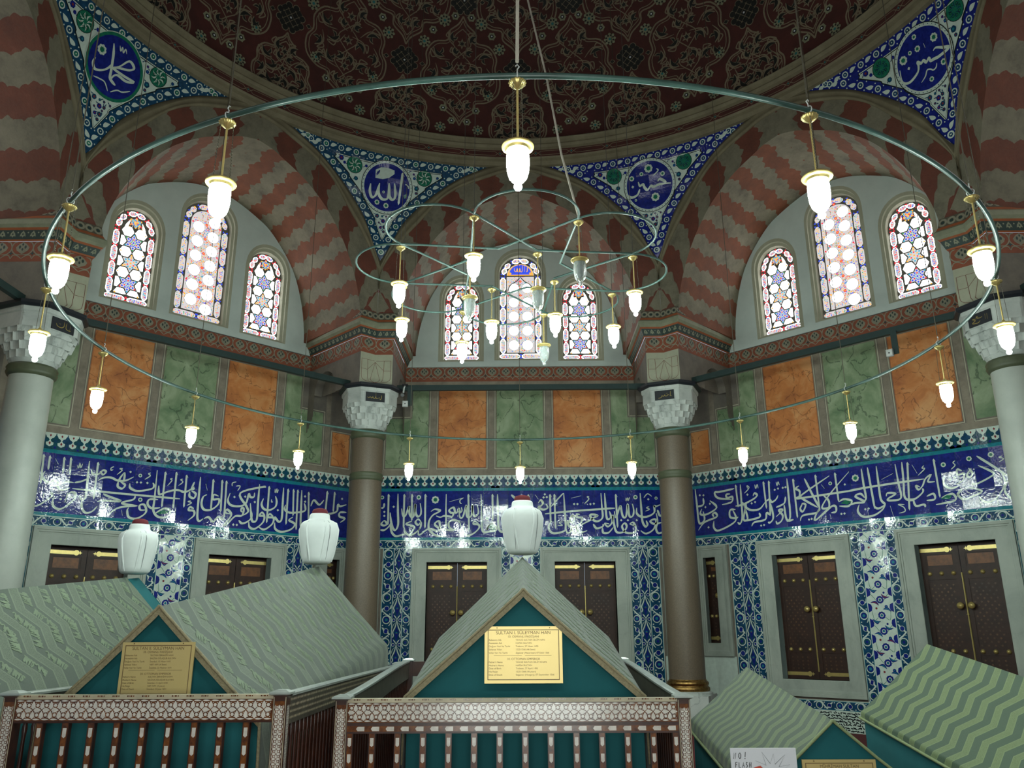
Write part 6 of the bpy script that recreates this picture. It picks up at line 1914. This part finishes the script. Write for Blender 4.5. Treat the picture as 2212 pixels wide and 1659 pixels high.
sarcophagus('draped_tomb', 'larger tomb in zigzag light green cloth at the right edge', 3.75, -2.97, .13, (.97, .47, .66, .66), (1.426, .86, .66, .66), BRO2, False, (.06, .06), drape=.02)

railing('inlaid mother of pearl railing around the central tomb', -1.278, 1.147, -1.87, 1.66, 1.132, 1.268, 12, True)
railing('inlaid mother of pearl railing around the left tomb', -3.275, -1.48, -2.37, 2.80, 1.197, 1.19, 9, False)

turban('white wound turban on the ridge of the central tomb', (.02, .93, 2.345), 1.03)
turban('white wound turban on the left railed tomb', (-2.455, 2.18, 2.355), 1.10)
turban('white wound turban on the far left tomb', (-4.36, 1.55, 2.205), 1.02)

L1 = [('Babasinin Adi', 'YAVUZ SULTAN SELIM HAN', .745), ('Annesinin Adi', 'HAFSA SULTAN', .690), ('Dogum Yeri Ve Tarihi', 'Trabzon, 27 Nisan 1495', .632), ('Saltanat Yillari', '1520-1566 (46 Sene)', .576), ('Vefat Yeri Ve Tarihi', 'Zigetvar (Macaristan) 07 Eylul 1566', .518),
      ("Father's Name", 'YAVUZ SULTAN SELIM KHAN', .355), ("Mother's Name", 'HAFSA SULTAN', .298), ('Date of Birth', 'Trabzon, 27 April 1495', .245), ('His Reign', '1520-1566 (46 years)', .190), ('Date of Death', 'Szigetvar (Hungary), 07 September 1566', .135)]
H1 = [('SULTAN I. S\u00dcLEYMAN HAN', .86, .058), ('10. OSMANLI PAD\u0130\u015eAHI', .80, .038), ('10. OTTOMAN EMPEROR', .405, .038)]
L2 = [('Babasinin Adi', 'SULTAN IBRAHIM HAN', .745), ('Annesinin Adi', 'SALIHA DILASUB SULTAN', .690), ('Dogum Yeri Ve Tarihi', 'Istanbul, 15 Nisan 1642', .632), ('Saltanat Yillari', '1687-1691 (4 Sene)', .576), ('Vefat Yeri Ve Tarihi', 'Istanbul, 22 Haziran 1691', .518),
      ("Father's Name", 'SULTAN IBRAHIM KHAN', .355), ("Mother's Name", 'SALIHA DILASUB SULTAN', .298), ('Date of Birth', 'Istanbul, 15 April 1642', .245), ('His Reign', '1687-1691 (4 years)', .190), ('Date of Death', 'Istanbul, 22 June 1691', .135)]
H2 = [('SULTAN II. S\u00dcLEYMAN HAN', .86, .058), ('20. OSMANLI PAD\u0130\u015eAHI', .80, .038), ('20. OTTOMAN EMPEROR', .405, .038)]
def tr(L):
    R_ = {'Babasinin Adi': 'Babas\u0131n\u0131n Ad\u0131', 'Annesinin Adi': 'Annesinin Ad\u0131', 'Dogum Yeri Ve Tarihi': 'Do\u011fum Yeri Ve Tarihi', 'Saltanat Yillari': 'Saltanat Y\u0131llar\u0131', 'SULTAN IBRAHIM HAN': 'SULTAN \u0130BRAH\u0130M HAN', 'SULTAN IBRAHIM KHAN': 'SULTAN \u0130BRAH\u0130M KHAN', 'SALIHA DILASUB SULTAN': 'SAL\u0130HA D\u0130LA\u015eUB SULTAN', 'YAVUZ SULTAN SELIM HAN': 'YAVUZ SULTAN SEL\u0130M HAN', 'YAVUZ SULTAN SELIM KHAN': 'YAVUZ SULTAN SEL\u0130M KHAN'}
    return [(R_.get(a, a), R_.get(b, b).replace('Istanbul', '\u0130stanbul').replace('Eylul', 'Eyl\u00fcl'), z) for a, b, z in L]
plaque('engraved brass plaque on the teal front of the central tomb', -.268, .296, -1.62, 1.605, .392, tr(L1), H1)
plaque('engraved brass plaque on the front of the left railed tomb', -2.656, -2.174, -2.165, 1.512, .345, tr(L2), H2)
plaque('engraved brass plaque on the end of the small low tomb', 1.735, 2.19, -2.303, .80, .33, [], [('M\u0130HR\u0130MAH SULTAN', .86, .058)])
notice(1.165, 1.53, -2.87, .938, .36)
camera_thing((-2.12, 6.64, 5.865))
sensor_thing((-2.02, 6.62, 5.56), 0, 'white sensor box on a dark bracket under the middle beam')
th = TH; p = bayw(1, 1.31, 6.62, 5.52)
sensor_thing(p, -th, 'white sensor box on a dark bracket under the right beam')

# ------------------------------------------------------------------ daylight, lamps, camera
w = bpy.data.worlds.new('sky'); SC.world = w; w.use_nodes = True
bg = w.node_tree.nodes['Background']; bg.inputs[0].default_value = (.75, .88, 1, 1); bg.inputs[1].default_value = .3

def area(name, loc, rot, sx, sy, e, col):
    l = bpy.data.lights.new(name, 'AREA'); l.shape = 'RECTANGLE'; l.size = sx; l.size_y = sy; l.energy = e; l.color = col
    o = bpy.data.objects.new(name, l); COL.objects.link(o); o.location = loc; o.rotation_euler = rot; return o
# daylight through the open entrance door behind the viewer
area('entrance_daylight', (0, -8.85, 1.75), (radians(90), 0, 0), 2.2, 3.0, 80, (.93, 1.0, .93))

cam = bpy.data.cameras.new('camera'); co = bpy.data.objects.new('camera', cam); COL.objects.link(co)
cam.sensor_fit = 'HORIZONTAL'; cam.sensor_width = 36; cam.lens = 36 * 1772.87 / 2212; cam.clip_start = .02; cam.clip_end = 100
pt, yw, rl = .2928, -.0096, .0046
Rm = Matrix.Rotation(-yw, 4, 'Z') @ Matrix.Rotation(pi / 2 + pt, 4, 'X') @ Matrix.Rotation(-rl, 4, 'Z')
co.matrix_world = Matrix.Translation((0, -5.833 * 1.35, 1.57)) @ Rm
SC.camera = co

SC.view_settings.view_transform = 'Standard'; SC.view_settings.look = 'None'; SC.view_settings.gamma = 1; SC.view_settings.use_curve_mapping = False
SC.view_settings.exposure = 0.85
cy = SC.cycles
cy.max_bounces = 5; cy.diffuse_bounces = 3; cy.glossy_bounces = 3; cy.transmission_bounces = 4; cy.caustics_reflective = False; cy.caustics_refractive = False
cy.use_denoising = True; cy.sample_clamp_indirect = 4.0; cy.use_light_tree = True
